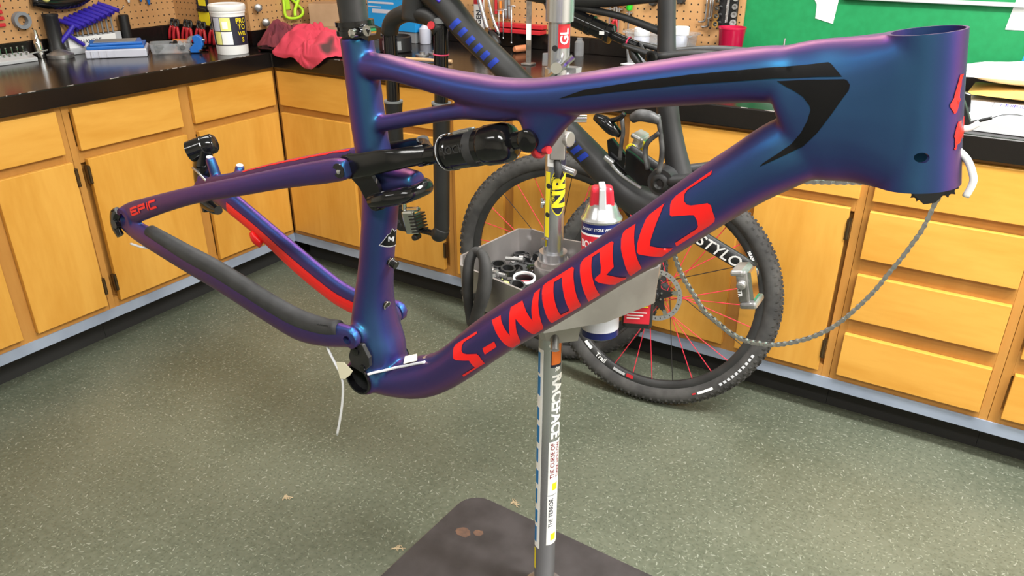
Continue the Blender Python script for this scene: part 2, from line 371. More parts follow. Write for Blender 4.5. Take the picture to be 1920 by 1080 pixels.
cabinet('B', 1.535, 2.254, [(1.560, 2.238, *DR)], [(1.560, 1.925, *DO), (1.966, 2.222, *DO)], 'wooden base cabinet behind the crank with one wide drawer over two doors', [(1.920, 1.970)], [(2.226, 0.616), (2.226, 0.238)])
cabinet('B', 2.255, 2.672, [(2.272, 2.648, *DR), (2.272, 2.648, 0.539, 0.676), (2.274, 2.648, 0.352, 0.490), (2.274, 2.648, 0.165, 0.302)], [], 'wooden base cabinet with a stack of four plain drawers')
cabinet('B', 2.673, 3.12, [(2.700, 3.09, *DR), (2.700, 3.09, 0.539, 0.676), (2.700, 3.09, 0.352, 0.490), (2.700, 3.09, 0.165, 0.302)], [], 'wooden base cabinet at the right edge beyond the drawer stack')
cabinet('B', 3.121, 4.15, [(3.15, 4.12, *DR)], [(3.15, 3.61, *DO), (3.65, 4.12, *DO)], 'wooden base cabinet at the far right end of the run', [(3.60, 3.66)])
tag(mk('baseboard_left', box(0.0005, 0.005, -2.1, -0.0055, BZ + 0.002, 0.1385), 'vinyl'), 'blue grey vinyl strip along the foot of the left cabinets', kind='structure')
tag(mk('baseboard_back', box(0.0, 4.15, -0.005, -0.0005, BZ + 0.002, 0.1385), 'vinyl'), 'blue grey vinyl strip along the foot of the back cabinets', kind='structure')
# ================================================================== THE FULL-SUSPENSION FRAME IN THE FOREGROUND
# local axes: u forwards along the bike, v up, w towards its drive side (mm in the tables, metres in the meshes)
MM = 0.001
FRAME_M = Matrix(((0.96582408, 0.25372579, -0.05298184, 1.86806865), (-0.04433812, -0.03966945, -0.99822866, -1.53558577), (-0.25537812, 0.96646239, -0.02706398, 0.84186961), (0, 0, 0, 1)))
def paint_mat():
    # colour-shift paint: an interference film over a dark base, blue face on and violet at grazing angles
    m = mat('violet_blue_satin_paint', (0.015, 0.012, 0.052), 0.42, 0.0, IOR=2.4, Thin_Film_Thickness=328.0, Thin_Film_IOR=1.45, Coat_Weight=0.50, Coat_Roughness=0.52)
    tc = nd(m, 'ShaderNodeTexCoord'); n = nd(m, 'ShaderNodeTexNoise'); n.inputs['Scale'].default_value = 900; n.inputs['Detail'].default_value = 2
    lk(m, tc.outputs['Object'], n.inputs[0])
    b = nd(m, 'ShaderNodeBump'); b.inputs['Strength'].default_value = 0.08; b.inputs['Distance'].default_value = 0.0004
    lk(m, n.outputs[0], b.inputs['Height']); lk(m, b.outputs[0], bsdf(m).inputs['Normal'])
    return m
M['paint'] = paint_mat()
M['frame_red'] = mat('bright_red_decal', (0.90, 0.012, 0.012), 0.35)
M['frame_black'] = mat('black_decal', (0.003, 0.003, 0.004), 0.38, Specular_IOR_Level=0.25)
GROW = 1.0
def loft(st, n=20, sub=4, power=2.2):
    S = spline(st, sub); rs = []
    for i, s in enumerate(S):
        t = Vector((S[min(i + 1, len(S) - 1)][:3]) - (S[max(i - 1, 0)][:3])).normalized()
        N = Vector((-t.y, t.x, 0)).normalized(); L = t.cross(N); rr = []
        for k in range(n):
            a = 2 * math.pi * k / n; c, q = math.cos(a), math.sin(a)
            c2 = math.copysign(abs(c) ** (2 / power), c); q2 = math.copysign(abs(q) ** (2 / power), q)
            rr.append((Vector(s[:3]) + N * (s[3] + GROW) * c2 + L * (s[4] + GROW) * q2) * MM)
        rs.append(rr)
    return rings(rs)
def slab_loft(st, n=24, power=2.35):
    rs = []
    for ut, vt, ub, vb, a, power in spline([s if len(s) == 6 else (*s, power) for s in st], 4):
        top, bot = Vector((ut, vt, 0)), Vector((ub, vb, 0)); c = (top + bot) / 2; h = (top - bot) / 2; rr = []
        for k in range(n):
            ang = 2 * math.pi * k / n; x, y = math.cos(ang), math.sin(ang)
            rr.append((c + h * math.copysign(abs(x) ** (2 / power), x) + Vector((0, 0, a)) * math.copysign(abs(y) ** (2 / power), y)) * MM)
        rs.append(rr)
    return rings(rs)
def c3(u, v, w0, w1, r0, r1=None, n=24): return cyl((u * MM, v * MM, w0 * MM), (u * MM, v * MM, w1 * MM), r0 * MM, (r1 or r0) * MM, n)
def fuse(name, geos, m, parent, voxel=0.0022, smooth=6, cut=None):
    """tubes melted into one moulded skin: voxel union, smoothed, then bored"""
    ob = mk(name, geos, m); ob.modifiers.new('union', 'REMESH').mode = 'VOXEL'
    ob.modifiers['union'].voxel_size = voxel
    s = ob.modifiers.new('melt', 'SMOOTH'); s.iterations = smooth; s.factor = 0.5
    cutters = []
    for cg in cut or []:
        cutters.append(mk('cutter', cg, m)); bo = ob.modifiers.new('bore', 'BOOLEAN'); bo.operation = 'DIFFERENCE'; bo.object = cutters[-1]; bo.solver = 'EXACT'
    dg = bpy.context.evaluated_depsgraph_get(); me = bpy.data.meshes.new_from_object(ob.evaluated_get(dg))
    ob.modifiers.clear(); ob.data = me; me.name = name
    me.polygons.foreach_set('use_smooth', [True] * len(me.polygons)); me.set_sharp_from_angle(angle=R(48))
    for c in cutters: bpy.data.objects.remove(c)
    ob.parent = parent
    return ob
bike = thing('bike_frame', 'violet and blue full suspension bicycle frame with bright red lettering held in the stand', 'bicycle frame')
bike.matrix_world = FRAME_M
ST = [(-88, 416, 0, 16.1, 17), (-81.5, 396, 0, 16.6, 17), (-73.6, 373.4, 0, 18.2, 17), (-61.9, 335.9, 0, 19.2, 17.5), (-51.2, 305.9, 0, 19.2, 18), (-40, 278.3, 0, 21, 18), (-31, 252.1, 0, 20.5, 19), (-27.6, 226, 0, 20.0, 20), (-25.6, 189.1, 0, 18.6, 21), (-23.5, 147.7, 0, 19.1, 22), (-21.0, 104.5, 0, 21.6, 26), (-14, 66, 0, 28, 32), (-4.8, 36.9, 0, 33, 35), (5, 5, 0, 30, 35)]
TT = [(-80, 388.5, 0, 13, 15), (-67, 391.2, 0, 12.7, 15), (-44.6, 397.9, 0, 12.4, 16), (-23.2, 402.8, 0, 11.4, 16.5), (11.6, 408.1, 0, 11.7, 17), (44.6, 413.6, 0, 12.7, 18), (77.5, 419.7, 0, 14.5, 19), (110.1, 427.8, 0, 14.9, 20), (146.4, 440.6, 0, 15.6, 20), (193.7, 462.3, 0, 17.5, 20), (240.4, 487.1, 0, 17.8, 21), (284, 508.9, 0, 19.1, 22), (323.6, 527.9, 0, 19.9, 23), (348, 538, 0, 20, 21), (372, 548, 0, 15, 14), (388, 554, 0, 8, 8)]
DT = [(2, -3, 0, 22, 34), (30, 4, 0, 21.5, 31), (69.6, 31.2, 0, 25.5, 28), (107.2, 72.3, 0, 23.5, 26), (151.3, 146.2, 0, 24.3, 25), (181.6, 193.4, 0, 24.2, 25), (209.6, 234, 0, 24.3, 25), (233.9, 271.2, 0, 24.2, 25), (266.6, 323, 0, 24.4, 25), (296.4, 366.6, 0, 25.2, 25), (329.5, 419.8, 0, 25.4, 25), (353.5, 455.6, 0, 25.5, 25), (373.8, 483, 0, 27, 24), (394, 505, 0, 24, 17), (408, 520, 0, 12, 9)]
HEAD = [(333, 553, 352, 517, 20), (341, 557.5, 366, 500, 22.5), (351, 564, 394, 474, 23.5), (363.7, 570.9, 408.7, 475.4, 24.5), (383.7, 579.8, 429.4, 483.2, 24.5), (402.5, 588.6, 452.1, 488.1, 25, 3.2), (414, 593.5, 462, 491, 25.3, 4.5), (424, 597, 469, 495, 25.0, 6)]
STRUT = [(-58, 324, 0, 9.5, 10), (-45, 332, 0, 8.4, 9.5), (-32.3, 339.3, 0, 8, 9), (6.1, 361.1, 0, 7.6, 9), (39.6, 379.7, 0, 7.6, 10), (65.1, 393.3, 0, 8, 11), (86.4, 403, 0, 10, 13), (106, 412, 0, 12, 14), (128, 423, 0, 12, 13)]
LUG = [(151, 444, 0, 46, 17), (153.5, 430, 0, 36, 15), (155.5, 418, 0, 25, 14), (157, 407, 0, 18, 13), (158, 398, 0, 13, 12), (159, 390, 0, 9, 10)]
hta, htb = Vector((427, 598.5, 0)) * MM, Vector((468.6, 500.9, 0)) * MM; hd = (htb - hta).normalized()
port = Vector((465.1, 525.2, 26)) * MM
main = fuse('main_frame', [loft(ST), loft(TT), loft(DT), slab_loft(HEAD), loft(STRUT, 14), loft(LUG, 16), c3(0, 2, -36.5, 36.5, 25), c3(-14, 66, -37, 37, 14.5),
                           lathe([(24.6 * MM, -0.006), (24.8 * MM, 0.03), (26 * MM, 0.075), (28.2 * MM, (htb - hta).length + 0.006)], hta, hd, 40),
                           loft([(-36, 268, 0, 24, 15), (-10, 279, 0, 15, 15), (12, 289, 0, 10, 14), (20, 292, 0, 8, 13)], 16)],
            'paint', bike, 0.0021, 15,
            [[cyl(hta - hd * 0.025, hta, 40 * MM, n=24), cyl(htb, htb + hd * 0.025, 40 * MM, n=24)],
             [cyl(hta - hd * 0.02, hta + hd * 0.06, 22.5 * MM, n=48), cyl(htb + hd * 0.02, htb - hd * 0.03, 24.5 * MM, n=48), c3(0, 2, -60, 60, 21, n=32)],
             [cyl(port + Vector((-0.016, -0.004, -0.012)), port + Vector((0.02, 0.008, 0.016)), 3.6 * MM, n=16)]])
NSS = [(-456, 26.5, 64, 14, 5), (-426.5, 49.8, 64, 15, 6), (-349.3, 104.2, 62, 12.1, 7), (-282.3, 148.3, 57, 10.8, 7.5), (-212.5, 190, 50, 11.3, 8), (-150.1, 227.7, 42, 11.8, 8), (-91.5, 261.3, 36, 12.9, 8), (-62.3, 278.2, 35, 12.3, 8), (-51, 284, 35, 9, 7)]
NCS = [(-460.3, 19.5, 64, 15, 6), (-426.8, 18.3, 64, 16.1, 8), (-367.1, 24.8, 64, 18.4, 9), (-311.2, 29.6, 62, 21, 9), (-254.9, 34.4, 60, 22, 9), (-201.7, 34.9, 57, 22.6, 9), (-150.4, 34.3, 54, 22.2, 9), (-101.5, 36, 50, 22.6, 9), (-57.9, 48.9, 46, 19.1, 9), (-27.3, 62, 43, 15.7, 8), (-9.1, 70, 42, 12.9, 7)]
FSS = [(-452, 36, -64, 13, 6), (-416.2, 64.1, -62, 9, 7), (-331.8, 115.8, -54, 8.9, 7), (-251.4, 166.7, -47, 10.3, 7.5), (-169.4, 216.2, -40, 11.4, 8), (-110.6, 251.2, -35, 11.8, 8), (-62, 279, -35, 12, 8), (-51, 284, -35, 9, 7)]
FCS = [(-455, 42, -66, 16, 7), (-413, 46, -66, 19, 8), (-377, 46, -64, 19, 9), (-307.6, 39, -62, 18, 9), (-232.9, 30.5, -57, 21, 9), (-170.9, 27, -52, 21.4, 9), (-114.5, 29, -47, 20, 9), (-59.7, 42, -45, 17, 9), (-27, 60, -44, 15, 8), (-9, 69, -43, 12, 7)]
rear = fuse('rear_triangle', [loft(NSS, 16), loft(NCS, 16), loft(FSS, 16), loft(FCS, 16), c3(-447, 30, 58, 72, 17), c3(-447, 32, -72, -58, 17), c3(-14, 66, 38, 48, 13.5), c3(-14, 66, -48, -38, 13.5),
                              loft([(-410, 60, -66, 8, 7), (-421, 84, -66, 7, 7), (-430, 99, -66, 6, 6)], 12), loft([(-357, 90, -62, 7, 6), (-359, 104, -64, 6, 6), (-360, 117, -66, 5.6, 6)], 12)],
            'paint', bike, 0.0020, 4, [[c3(-447, 31, -90, 90, 7.5, n=16), c3(-14, 66, 44, 60, 6, n=16)]])
# decal outlines on the frame's skin (mm, local axes)
DECAL = {
    'S1': [(148.6, 168.8, 21.6), (150.2, 166.9, 22.9), (135.6, 144.9, 22.4), (134.8, 139.3, 23.5), (136.4, 134.2, 24.8), (139.3, 132.6, 25.3), (144.0, 134.6, 25.5), (156.2, 143.0, 24.9), (159.5, 141.4, 23.9), (164.4, 129.6, 16.6), (154.9, 115.5, 17.8), (141.9, 94.5, 18.6), (141.2, 98.2, 21.0), (154.5, 118.3, 19.6), (148.5, 127.6, 24.7), (132.1, 117.3, 25.6), (128.1, 116.8, 25.3), (123.0, 127.2, 21.3), (124.3, 132.8, 20.0)],
    'HY': [(162.1, 155.0, 25.0), (174.3, 173.1, 24.9), (177.4, 166.4, 23.1), (165.4, 147.1, 23.1)],
    'W_': [(163.4, 193.4, 21.0), (173.0, 206.5, 21.5), (176.0, 203.1, 23.7), (183.3, 197.0, 25.4), (190.5, 191.7, 24.2), (187.4, 204.2, 25.4), (184.6, 213.3, 24.1), (181.9, 222.2, 20.3), (193.4, 238.1, 20.6), (197.3, 236.2, 23.1), (203.0, 231.9, 25.1), (211.9, 225.5, 24.7), (208.1, 237.3, 25.3), (205.9, 246.1, 23.8), (204.2, 254.3, 20.6), (209.2, 263.0, 20.1), (211.9, 255.1, 23.8), (214.1, 247.4, 25.2), (218.9, 234.7, 24.5), (222.5, 221.7, 19.0), (221.6, 216.4, 16.4), (213.1, 203.0, 15.4), (209.7, 206.6, 20.6), (203.4, 211.5, 24.4), (192.9, 216.2, 25.2), (195.9, 206.0, 25.0), (200.6, 187.1, 17.0), (198.3, 179.3, 13.3), (191.3, 168.8, 13.4), (187.6, 173.3, 20.2), (181.1, 179.9, 24.6), (173.0, 186.9, 25.2), (167.0, 191.5, 23.2)],
    'O_': [(211.2, 266.7, 19.8), (212.9, 270.7, 19.0), (235.7, 304.3, 20.3), (238.8, 305.6, 21.7), (246.1, 289.6, 25.4), (250.2, 280.7, 24.1), (254.6, 269.2, 17.8), (254.0, 265.8, 16.2), (230.1, 230.4, 17.4), (228.4, 232.5, 20.0), (222.0, 246.3, 25.2), (216.2, 256.2, 24.6), (212.6, 263.0, 22.1)],
    'OI': [(222.7, 279.3, 21.8), (229.6, 289.4, 22.1), (235.6, 279.1, 25.3), (240.8, 268.7, 24.6), (245.2, 258.4, 20.0), (244.8, 256.0, 19.1), (238.1, 247.2, 19.9), (236.9, 248.9, 21.4), (231.1, 260.9, 25.3), (226.0, 271.0, 24.7)],
    'R_': [(244.5, 316.3, 21.1), (245.6, 319.8, 20.5), (266.8, 351.0, 20.9), (269.2, 351.3, 22.1), (277.5, 330.3, 25.0), (272.8, 318.7, 24.5), (275.7, 319.1, 23.8), (289.5, 321.8, 16.8), (288.8, 319.7, 16.0), (280.9, 308.7, 16.6), (266.9, 306.3, 23.9), (263.6, 307.4, 24.9), (263.5, 309.6, 25.1), (267.2, 317.4, 25.2), (265.8, 323.9, 25.4), (261.1, 332.7, 23.7), (259.3, 335.6, 22.3), (253.6, 327.0, 22.3), (255.0, 322.3, 23.9), (258.5, 313.6, 25.4), (264.3, 301.6, 23.9), (269.1, 289.6, 16.1), (268.3, 287.0, 15.1), (260.4, 275.7, 16.0), (257.7, 285.4, 22.5), (251.5, 298.1, 25.4), (246.5, 307.3, 24.2), (244.2, 312.5, 22.2)],
    'K1': [(274.4, 363.5, 20.3), (275.2, 366.6, 19.4), (282.6, 377.4, 19.7), (284.5, 372.6, 22.5), (289.2, 362.2, 25.2), (294.4, 351.9, 24.8), (300.6, 339.3, 18.2), (292.5, 325.4, 16.4), (291.3, 326.9, 18.5), (285.0, 340.9, 25.0), (278.4, 351.6, 24.8), (275.3, 358.5, 22.5)],
    'K2': [(301.3, 407.9, 19.6), (301.8, 399.4, 22.7), (301.8, 387.0, 24.8), (302.2, 372.7, 25.4), (303.2, 367.3, 25.0), (310.8, 369.1, 23.6), (321.5, 372.9, 19.3), (320.2, 370.0, 18.9), (314.3, 359.5, 18.3), (304.7, 356.8, 22.9), (295.8, 354.5, 24.8), (293.5, 356.4, 25.3), (291.8, 363.7, 25.3), (290.8, 377.4, 23.7), (290.8, 387.7, 20.9), (292.2, 392.0, 20.0)],
    'S2': [(329.6, 452.4, 19.3), (330.3, 449.8, 21.1), (316.5, 429.0, 21.0), (315.5, 424.6, 21.9), (317.8, 419.6, 23.9), (321.2, 418.4, 24.8), (325.0, 419.6, 25.2), (337.1, 428.0, 25.4), (340.2, 427.4, 25.1), (346.1, 417.0, 21.3), (346.3, 413.3, 19.6), (343.9, 408.1, 18.8), (323.6, 375.9, 19.2), (322.1, 379.5, 21.6), (334.8, 400.1, 21.6), (335.8, 403.5, 22.1), (333.5, 409.5, 24.2), (330.0, 412.9, 25.2), (326.2, 411.1, 25.4), (312.4, 402.6, 25.0), (310.6, 402.9, 24.6), (307.1, 410.6, 22.1), (307.0, 413.9, 21.0), (308.5, 418.6, 20.1)],
    'BK1': [(177.2, 454.6, 20.3), (198.2, 470.6, 19.8), (245.5, 496.8, 20.6), (286.7, 518.3, 21.3), (326.5, 537.3, 22.4), (348.1, 548.3, 22.6), (368.7, 558.3, 22.4), (378.5, 561.9, 19.4), (380.7, 561.6, 19.8), (391.0, 556.9, 22.2), (391.9, 556.7, 22.3), (373.1, 549.9, 25.0), (352.0, 540.5, 24.5), (337.2, 533.7, 23.9), (285.6, 509.8, 22.4), (230.5, 482.1, 21.2)],
    'BK2': [(350.6, 537.7, 24.4), (363.5, 543.9, 25.1), (394.1, 555.6, 22.6), (396.2, 555.5, 22.8), (399.2, 553.5, 23.2), (400.2, 550.0, 23.7), (398.7, 543.0, 24.0), (396.5, 530.6, 24.5), (392.9, 514.5, 24.2), (387.4, 500.4, 24.7), (379.4, 491.1, 25.2), (364.4, 474.0, 25.5), (365.6, 477.5, 25.4), (372.6, 488.5, 25.1), (378.6, 498.7, 24.5), (382.1, 509.7, 23.4), (382.9, 519.8, 24.0), (381.9, 527.9, 24.1), (379.9, 530.4, 24.0), (373.0, 534.3, 23.4), (364.9, 535.8, 23.8), (357.9, 536.6, 24.3)],
    'BADGE': [(459.0, 581.1, 9.9), (462.3, 568.2, 14.1), (462.3, 563.1, 16.9), (462.9, 561.5, 17.0), (467.1, 557.8, 14.2), (468.0, 558.7, 12.2), (466.7, 563.5, 10.5)],
    'BADGE2': [(472.1, 552.8, 9.6), (472.9, 549.5, 11.0), (474.6, 543.9, 12.6), (478.4, 536.3, 12.4), (479.3, 535.3, 11.6), (478.3, 538.9, 10.1)],
    'MT': [(-10.6, 195.7, 13.9), (-7.4, 208.4, 5.7), (-7.0, 208.9, 2.6), (-6.9, 214.7, -0.1), (-7.3, 208.8, -5.2), (-8.4, 209.0, -9.1), (-10.3, 185.5, -14.0), (-7.6, 193.3, 7.7)],
    'MLET': [(-7.1, 199.1, 4.5), (-7.3, 206.1, 5.4), (-7.0, 205.3, 2.9), (-6.8, 201.6, 0.7), (-6.9, 203.5, -1.9), (-7.3, 202.0, -5.3), (-7.2, 195.2, -5.4), (-6.9, 196.3, -3.0), (-6.9, 200.3, -2.4), (-6.8, 198.4, 0.2), (-7.0, 202.5, 3.3), (-6.9, 198.6, 2.8)],
}
def bvh(o): return BVHTree.FromPolygons([v.co for v in o.data.vertices], [p.vertices for p in o.data.polygons])
MAIN_BVH, REAR_BVH = bvh(main), bvh(rear)
def decal(name, pts, m, tree, parent, hole=None, axes=(0, 1), lift=0.0006, grid=0.004):
    P = [Vector(p) * MM for p in pts]; loops = [P] + ([[Vector(p) * MM for p in hole]] if hole else [])
    V3, E2 = [], []
    for L in loops:
        dense = []
        for i, p in enumerate(L):
            q = L[(i + 1) % len(L)]; k = max(1, int((q - p).length / 0.004))
            dense += [p.lerp(q, j / k) for j in range(k)]
        o = len(V3); V3 += dense; E2 += [(o + i, o + (i + 1) % len(dense)) for i in range(len(dense))]
    n0 = len(V3); A, B = axes; xs = [p[A] for p in V3]; ys = [p[B] for p in V3]
    x = min(xs)
    while x < max(xs):
        y = min(ys)
        while y < max(ys):
            w = [1 / ((p[A] - x) ** 2 + (p[B] - y) ** 2 + 1e-9) for p in V3[:n0]]; s = sum(w)
            c = Vector([sum(a * p[k] for a, p in zip(w, V3)) / s for k in range(3)]); c[A] = x; c[B] = y; V3.append(c)
            y += grid
        x += grid
    r = delaunay_2d_cdt([Vector((p[A], p[B])) for p in V3], E2, [], 1 if not hole else 2, 1e-6)
    vo, fo, orig = r[0], r[2], r[3]
    pts3 = []
    for i, v in enumerate(vo):
        c = V3[orig[i][0]] if orig[i] and orig[i][0] < len(V3) else None
        if c is None: c = Vector(V3[0]); c[A] = v.x; c[B] = v.y
        co, no, _, _ = tree.find_nearest(c); pts3.append(co + no * lift)
    ins = lambda pt, L: sum(((L[i][B] > pt[1]) != (L[i - 1][B] > pt[1])) and (pt[0] < (L[i - 1][A] - L[i][A]) * (pt[1] - L[i][B]) / (L[i - 1][B] - L[i][B]) + L[i][A]) for i in range(len(L))) % 2
    F = []
    for f in fo:
        c = (sum(vo[i].x for i in f) / len(f), sum(vo[i].y for i in f) / len(f))
        if ins(c, loops[0]) and not (hole and ins(c, loops[1])): F.append(tuple(f))
    used = sorted({i for f in F for i in f}); ix = {u: k for k, u in enumerate(used)}
    return mk(name, ([pts3[i] for i in used], [tuple(ix[i] for i in f) for f in F]), m, parent, smooth=True)
def drape(name, g, m, tree, parent, lift=0.0004):
    V = []
    for p in g[0]:
        co, no, _, _ = tree.find_nearest(Vector(p)); V.append(co + no * lift)
    return mk(name, (V, g[1]), m, parent)
for k in ('S1', 'HY', 'W_', 'R_', 'K1', 'K2', 'S2'): decal('letter', DECAL[k], 'frame_red', MAIN_BVH, main)
decal('letter', DECAL['O_'], 'frame_red', MAIN_BVH, main, DECAL['OI'])
decal('stripe', DECAL['BK1'], 'frame_black', MAIN_BVH, main); decal('stripe', DECAL['BK2'], 'frame_black', MAIN_BVH, main)
for k in ('BADGE', 'BADGE2'):
    P = DECAL[k]; mir = [(p[0], p[1], -p[2]) for p in reversed(P)]
    decal('head_badge', P, 'frame_red', MAIN_BVH, main, axes=(2, 1)); decal('head_badge', mir, 'frame_red', MAIN_BVH, main, axes=(2, 1))
    lo, hi = min(p[2] for p in P), [p for p in P]
    e = sorted([p for p in P if p[2] < lo + 4.5], key=lambda p: p[1]); decal('head_badge', [(p[0], p[1], p[2] + 1) for p in e] + [(p[0], p[1], -p[2] - 1) for p in reversed(e)], 'frame_red', MAIN_BVH, main, axes=(2, 1)) if len(e) > 1 else None
decal('sticker', DECAL['MT'], 'frame_black', MAIN_BVH, main, axes=(2, 1), lift=0.0004)
M['silverprint'] = mat('silver_print', (0.55, 0.56, 0.60), 0.4)
mt = DECAL['MT']; cxm = [sum(p[i] for p in mt) / len(mt) for i in range(3)]
decal('sticker_border', [tuple(c + (p - c) * 1.10 for p, c in zip(q, cxm)) for q in mt], 'silverprint', MAIN_BVH, main, axes=(2, 1), lift=0.0002)
decal('sticker_letter', DECAL['MLET'], 'silverprint', MAIN_BVH, main, axes=(2, 1), lift=0.0007, grid=0.003)
# EPIC on the near seat stay: outlined strokes
e1, e2 = Vector((-427.5, 56.6, 70.2)) * MM, Vector((-353.5, 109.8, 68.5)) * MM; ea = (e2 - e1).normalized(); eb = Vector((0, 0, 1)).cross(ea)
def stroke(p, q, w=1.5):
    p, q = Vector(p), Vector(q); d = (q - p).normalized(); n = Vector((-d.y, d.x)) * w; d = d * w * 0.6
    return [p - d - n, q + d - n, q + d + n, p - d + n]
for name, segs in (('E', [((0, 0), (17, 0)), ((0, 4.5), (15, 4.5)), ((2, 9), (19, 9)), ((0, 0), (0.6, 4.5)), ((0.6, 4.5), (2, 9))]), ('P', [((21, 0), (23, 9)), ((23, 9), (39, 9)), ((39, 9), (38, 4.5)), ((38, 4.5), (24, 4.5))]),
                   ('I', [((44, 0), (46, 9))]), ('C', [((66, 9), (52, 9)), ((51, 8), (50, 1)), ((50, 0), (65, 0))])):
    geos = []
    for a, b in segs:
        N_ = max(2, int((Vector(b) - Vector(a)).length / 2))
        for i in range(N_):
            q = stroke(Vector(a).lerp(Vector(b), i / N_), Vector(a).lerp(Vector(b), (i + 1) / N_)); geos.append(([e1 + ea * (p.x * MM * 1.12 + 0.001) + eb * ((p.y - 8.5) * MM * 0.95 - 0.0005) for p in q], [(0, 1, 2, 3)]))
    V, F = [], []
    for v, f in geos: o = len(V); V += v; F += [tuple(i + o for i in q) for q in f]
    drape('letter', (V, F), 'frame_red', REAR_BVH, rear, 0.0009)
# chain stay guard, red panels on the far stays
def shell(st, i0, i1, up, hb, dw, da):
    out = []
    for u, v, w, b, a in st[i0:i1]: out.append((u, v + b * up, w + dw, b * hb, a + da))
    return out
M['guard'] = noisy('grey_rubber_guard', (0.022, 0.022, 0.024), (0.032, 0.032, 0.034), 60, rough=0.62)
g = shell(NCS, 2, 10, 0.52, 0.54, 0.5, 0.7); g[0] = (-392, 36, 64.4, 7, 8.5); g[-1] = (-34, 70, 44, 9, 8.4)
guard = mk('chainstay_guard', loft(g, 16), 'guard', rear, smooth=True)
mk('vent_holes', [c3(-60 + 3.2 * k, 66 + 1.6 * k, 55.0, 56.6, 0.8, n=8) for k in range(6)], 'blackmatte', guard)
def panel(name, st, m, lo, hi, w_out):
    """painted panel on the inner flank of a stay: a strip between the fractions lo..hi of its height"""
    S = spline(st, 4); V, F = [], []; n = 5
    for s in S:
        for k in range(n + 1):
            f = lo + (hi - lo) * k / n; V.append(Vector((s[0], s[1] + s[3] * f, s[2] + w_out)) * MM)
    for i in range(len(S) - 1):
        for k in range(n): a = i * (n + 1) + k; F.append((a, a + n + 1, a + n + 2, a + 1))
    drape(name, (V, F), m, REAR_BVH, rear, 0.0005)
panel('red_panel', FCS[2:8], 'frame_red', -1.3, 0.25, 9)
panel('red_panel', [(-331.8, 115.8, -54, 8.9, 7), (-251.4, 166.7, -47, 10.3, 7.5), (-169.4, 216.2, -40, 11.4, 8), (-110.6, 251.2, -35, 11.8, 8)], 'frame_red', 0.70, 1.0, 3)
mk('cable_port', [loft([(-318, 26, -54, 5, 3), (-308, 20, -52, 7, 4), (-296, 16, -53, 5, 3)], 12)], 'frame_red', rear, smooth=True)

def v3(u, v, w): return (u * MM, v * MM, w * MM)
def tb(pts, r, **k): return tube([v3(*p) for p in pts], [x * MM for x in r] if isinstance(r, list) else r * MM, **k)
def lat(prof, p, d, n=28): return lathe([(r * MM, h * MM) for h, r in prof], v3(*p), d, n)
sa = Vector((-0.32, 0.947, 0)).normalized()
# seat post and its clamp
mk('seatpost', lat([(-60, 15.2), (260, 15.2)], (-88, 416, 0), sa, 40), 'guard', bike, smooth=40)
M['carbonpost'] = noisy('black_carbon', (0.016, 0.016, 0.017), (0.028, 0.028, 0.029), 40, rough=0.42)
bike.children[-1].data.materials[0] = M['carbonpost']
sc_ = mk('seatpost_clamp', [ring(v3(-88.5, 418, 0), sa, 20.5 * MM, 16.0 * MM, 5 * MM, 40), ring(v3(-90.1, 422.7, 0), sa, 19.2 * MM, 16.2 * MM, 4 * MM, 40), ring(v3(-91.4, 426.5, 0), sa, 20.5 * MM, 16.0 * MM, 5 * MM, 40),
      xf(box(-0.006, 0.012, -0.006, 0.006, -0.009, 0.009), Matrix.Translation(v3(-72, 428, 3)))], 'blackgloss', bike, smooth=40)
mk('clamp_bolt', [lat([(0, 4.5), (7, 4.5), (7.5, 3.5)], (-76, 426, 14), (0.1, 0, 1), 14), lat([(0, 2.2), (30, 2.2)], (-76, 426, -10), (0.1, 0, 1), 10), lat([(0, 5.5), (9, 5.5)], (-64, 431, 3), (0.1, 0.1, 1), 14)], 'chrome', sc_, smooth=40)
mk('slot', [lat([(0, 2.6), (1.0, 2.6)], (-75.5, 408, 12.6), (0.75, 0, 0.66), 14), tb([(-76.6, 418, 12.0), (-75.6, 408, 12.9)], 0.9, sub=1)], 'blackmatte', main)
# rear shock, its clevis, the rocker link
sd = Vector((0.855, 0.519, 0)).normalized()
shock = mk('rear_shock', [lat([(0, 11), (0, 16.5), (4, 19), (8.5, 19), (9, 17.8), (11.5, 17.8), (12, 19.6), (16, 19.6), (17, 18.8), (58, 18.8), (59, 19.6), (62, 20.4), (84, 20.2), (91, 17.5), (95, 12), (97, 2)], (48.8, 338.2, 0), sd, 40)], 'blackgloss', bike, smooth=35)
mk('shock_shaft', [lat([(-36, 10.2), (2, 9.6)], (48.8, 338.2, 0), sd, 28)], 'blackgloss', shock, smooth=40)
mk('o_ring', [torus(Vector(v3(48.8, 338.2, 0)) - sd * 0.003, sd, 10.4 * MM, 1.5 * MM, 28, 8)], 'red', shock, smooth=True)
mk('seal_ring', [ring(Vector(v3(48.8, 338.2, 0)) + sd * h * MM, sd, 19.3 * MM, 17 * MM, 0.9 * MM, 40) for h in (5.5, 13.5)], 'silverprint', shock, smooth=40)
mk('band', [lat([(41, 19.0), (52, 19.0)], (48.8, 338.2, 0), sd, 40)], 'guard', shock, smooth=40)
mk('lettering', [place(text_geo('ROCK', 0.012, 0.0002), Vector(v3(48.8, 338.2, 0)) + sd * 0.029 + Vector((-0.519, 0.855, 0)) * 0.004 + Vector((0, 0, 0.0188)), sd, (-0.519, 0.855, 0))], 'guard', shock)
mk('valve', [xf(box(-0.011, 0.011, -0.003, 0.002, -0.006, 0.006), Matrix.Translation(Vector(v3(48.8, 338.2, 0)) + sd * 0.035 + Vector((-0.519, 0.855, 0)) * 0.0185) @ Matrix.Rotation(math.atan2(sd.y, sd.x), 4, 'Z'))], 'dirtysteel', shock, bevel=0.001)
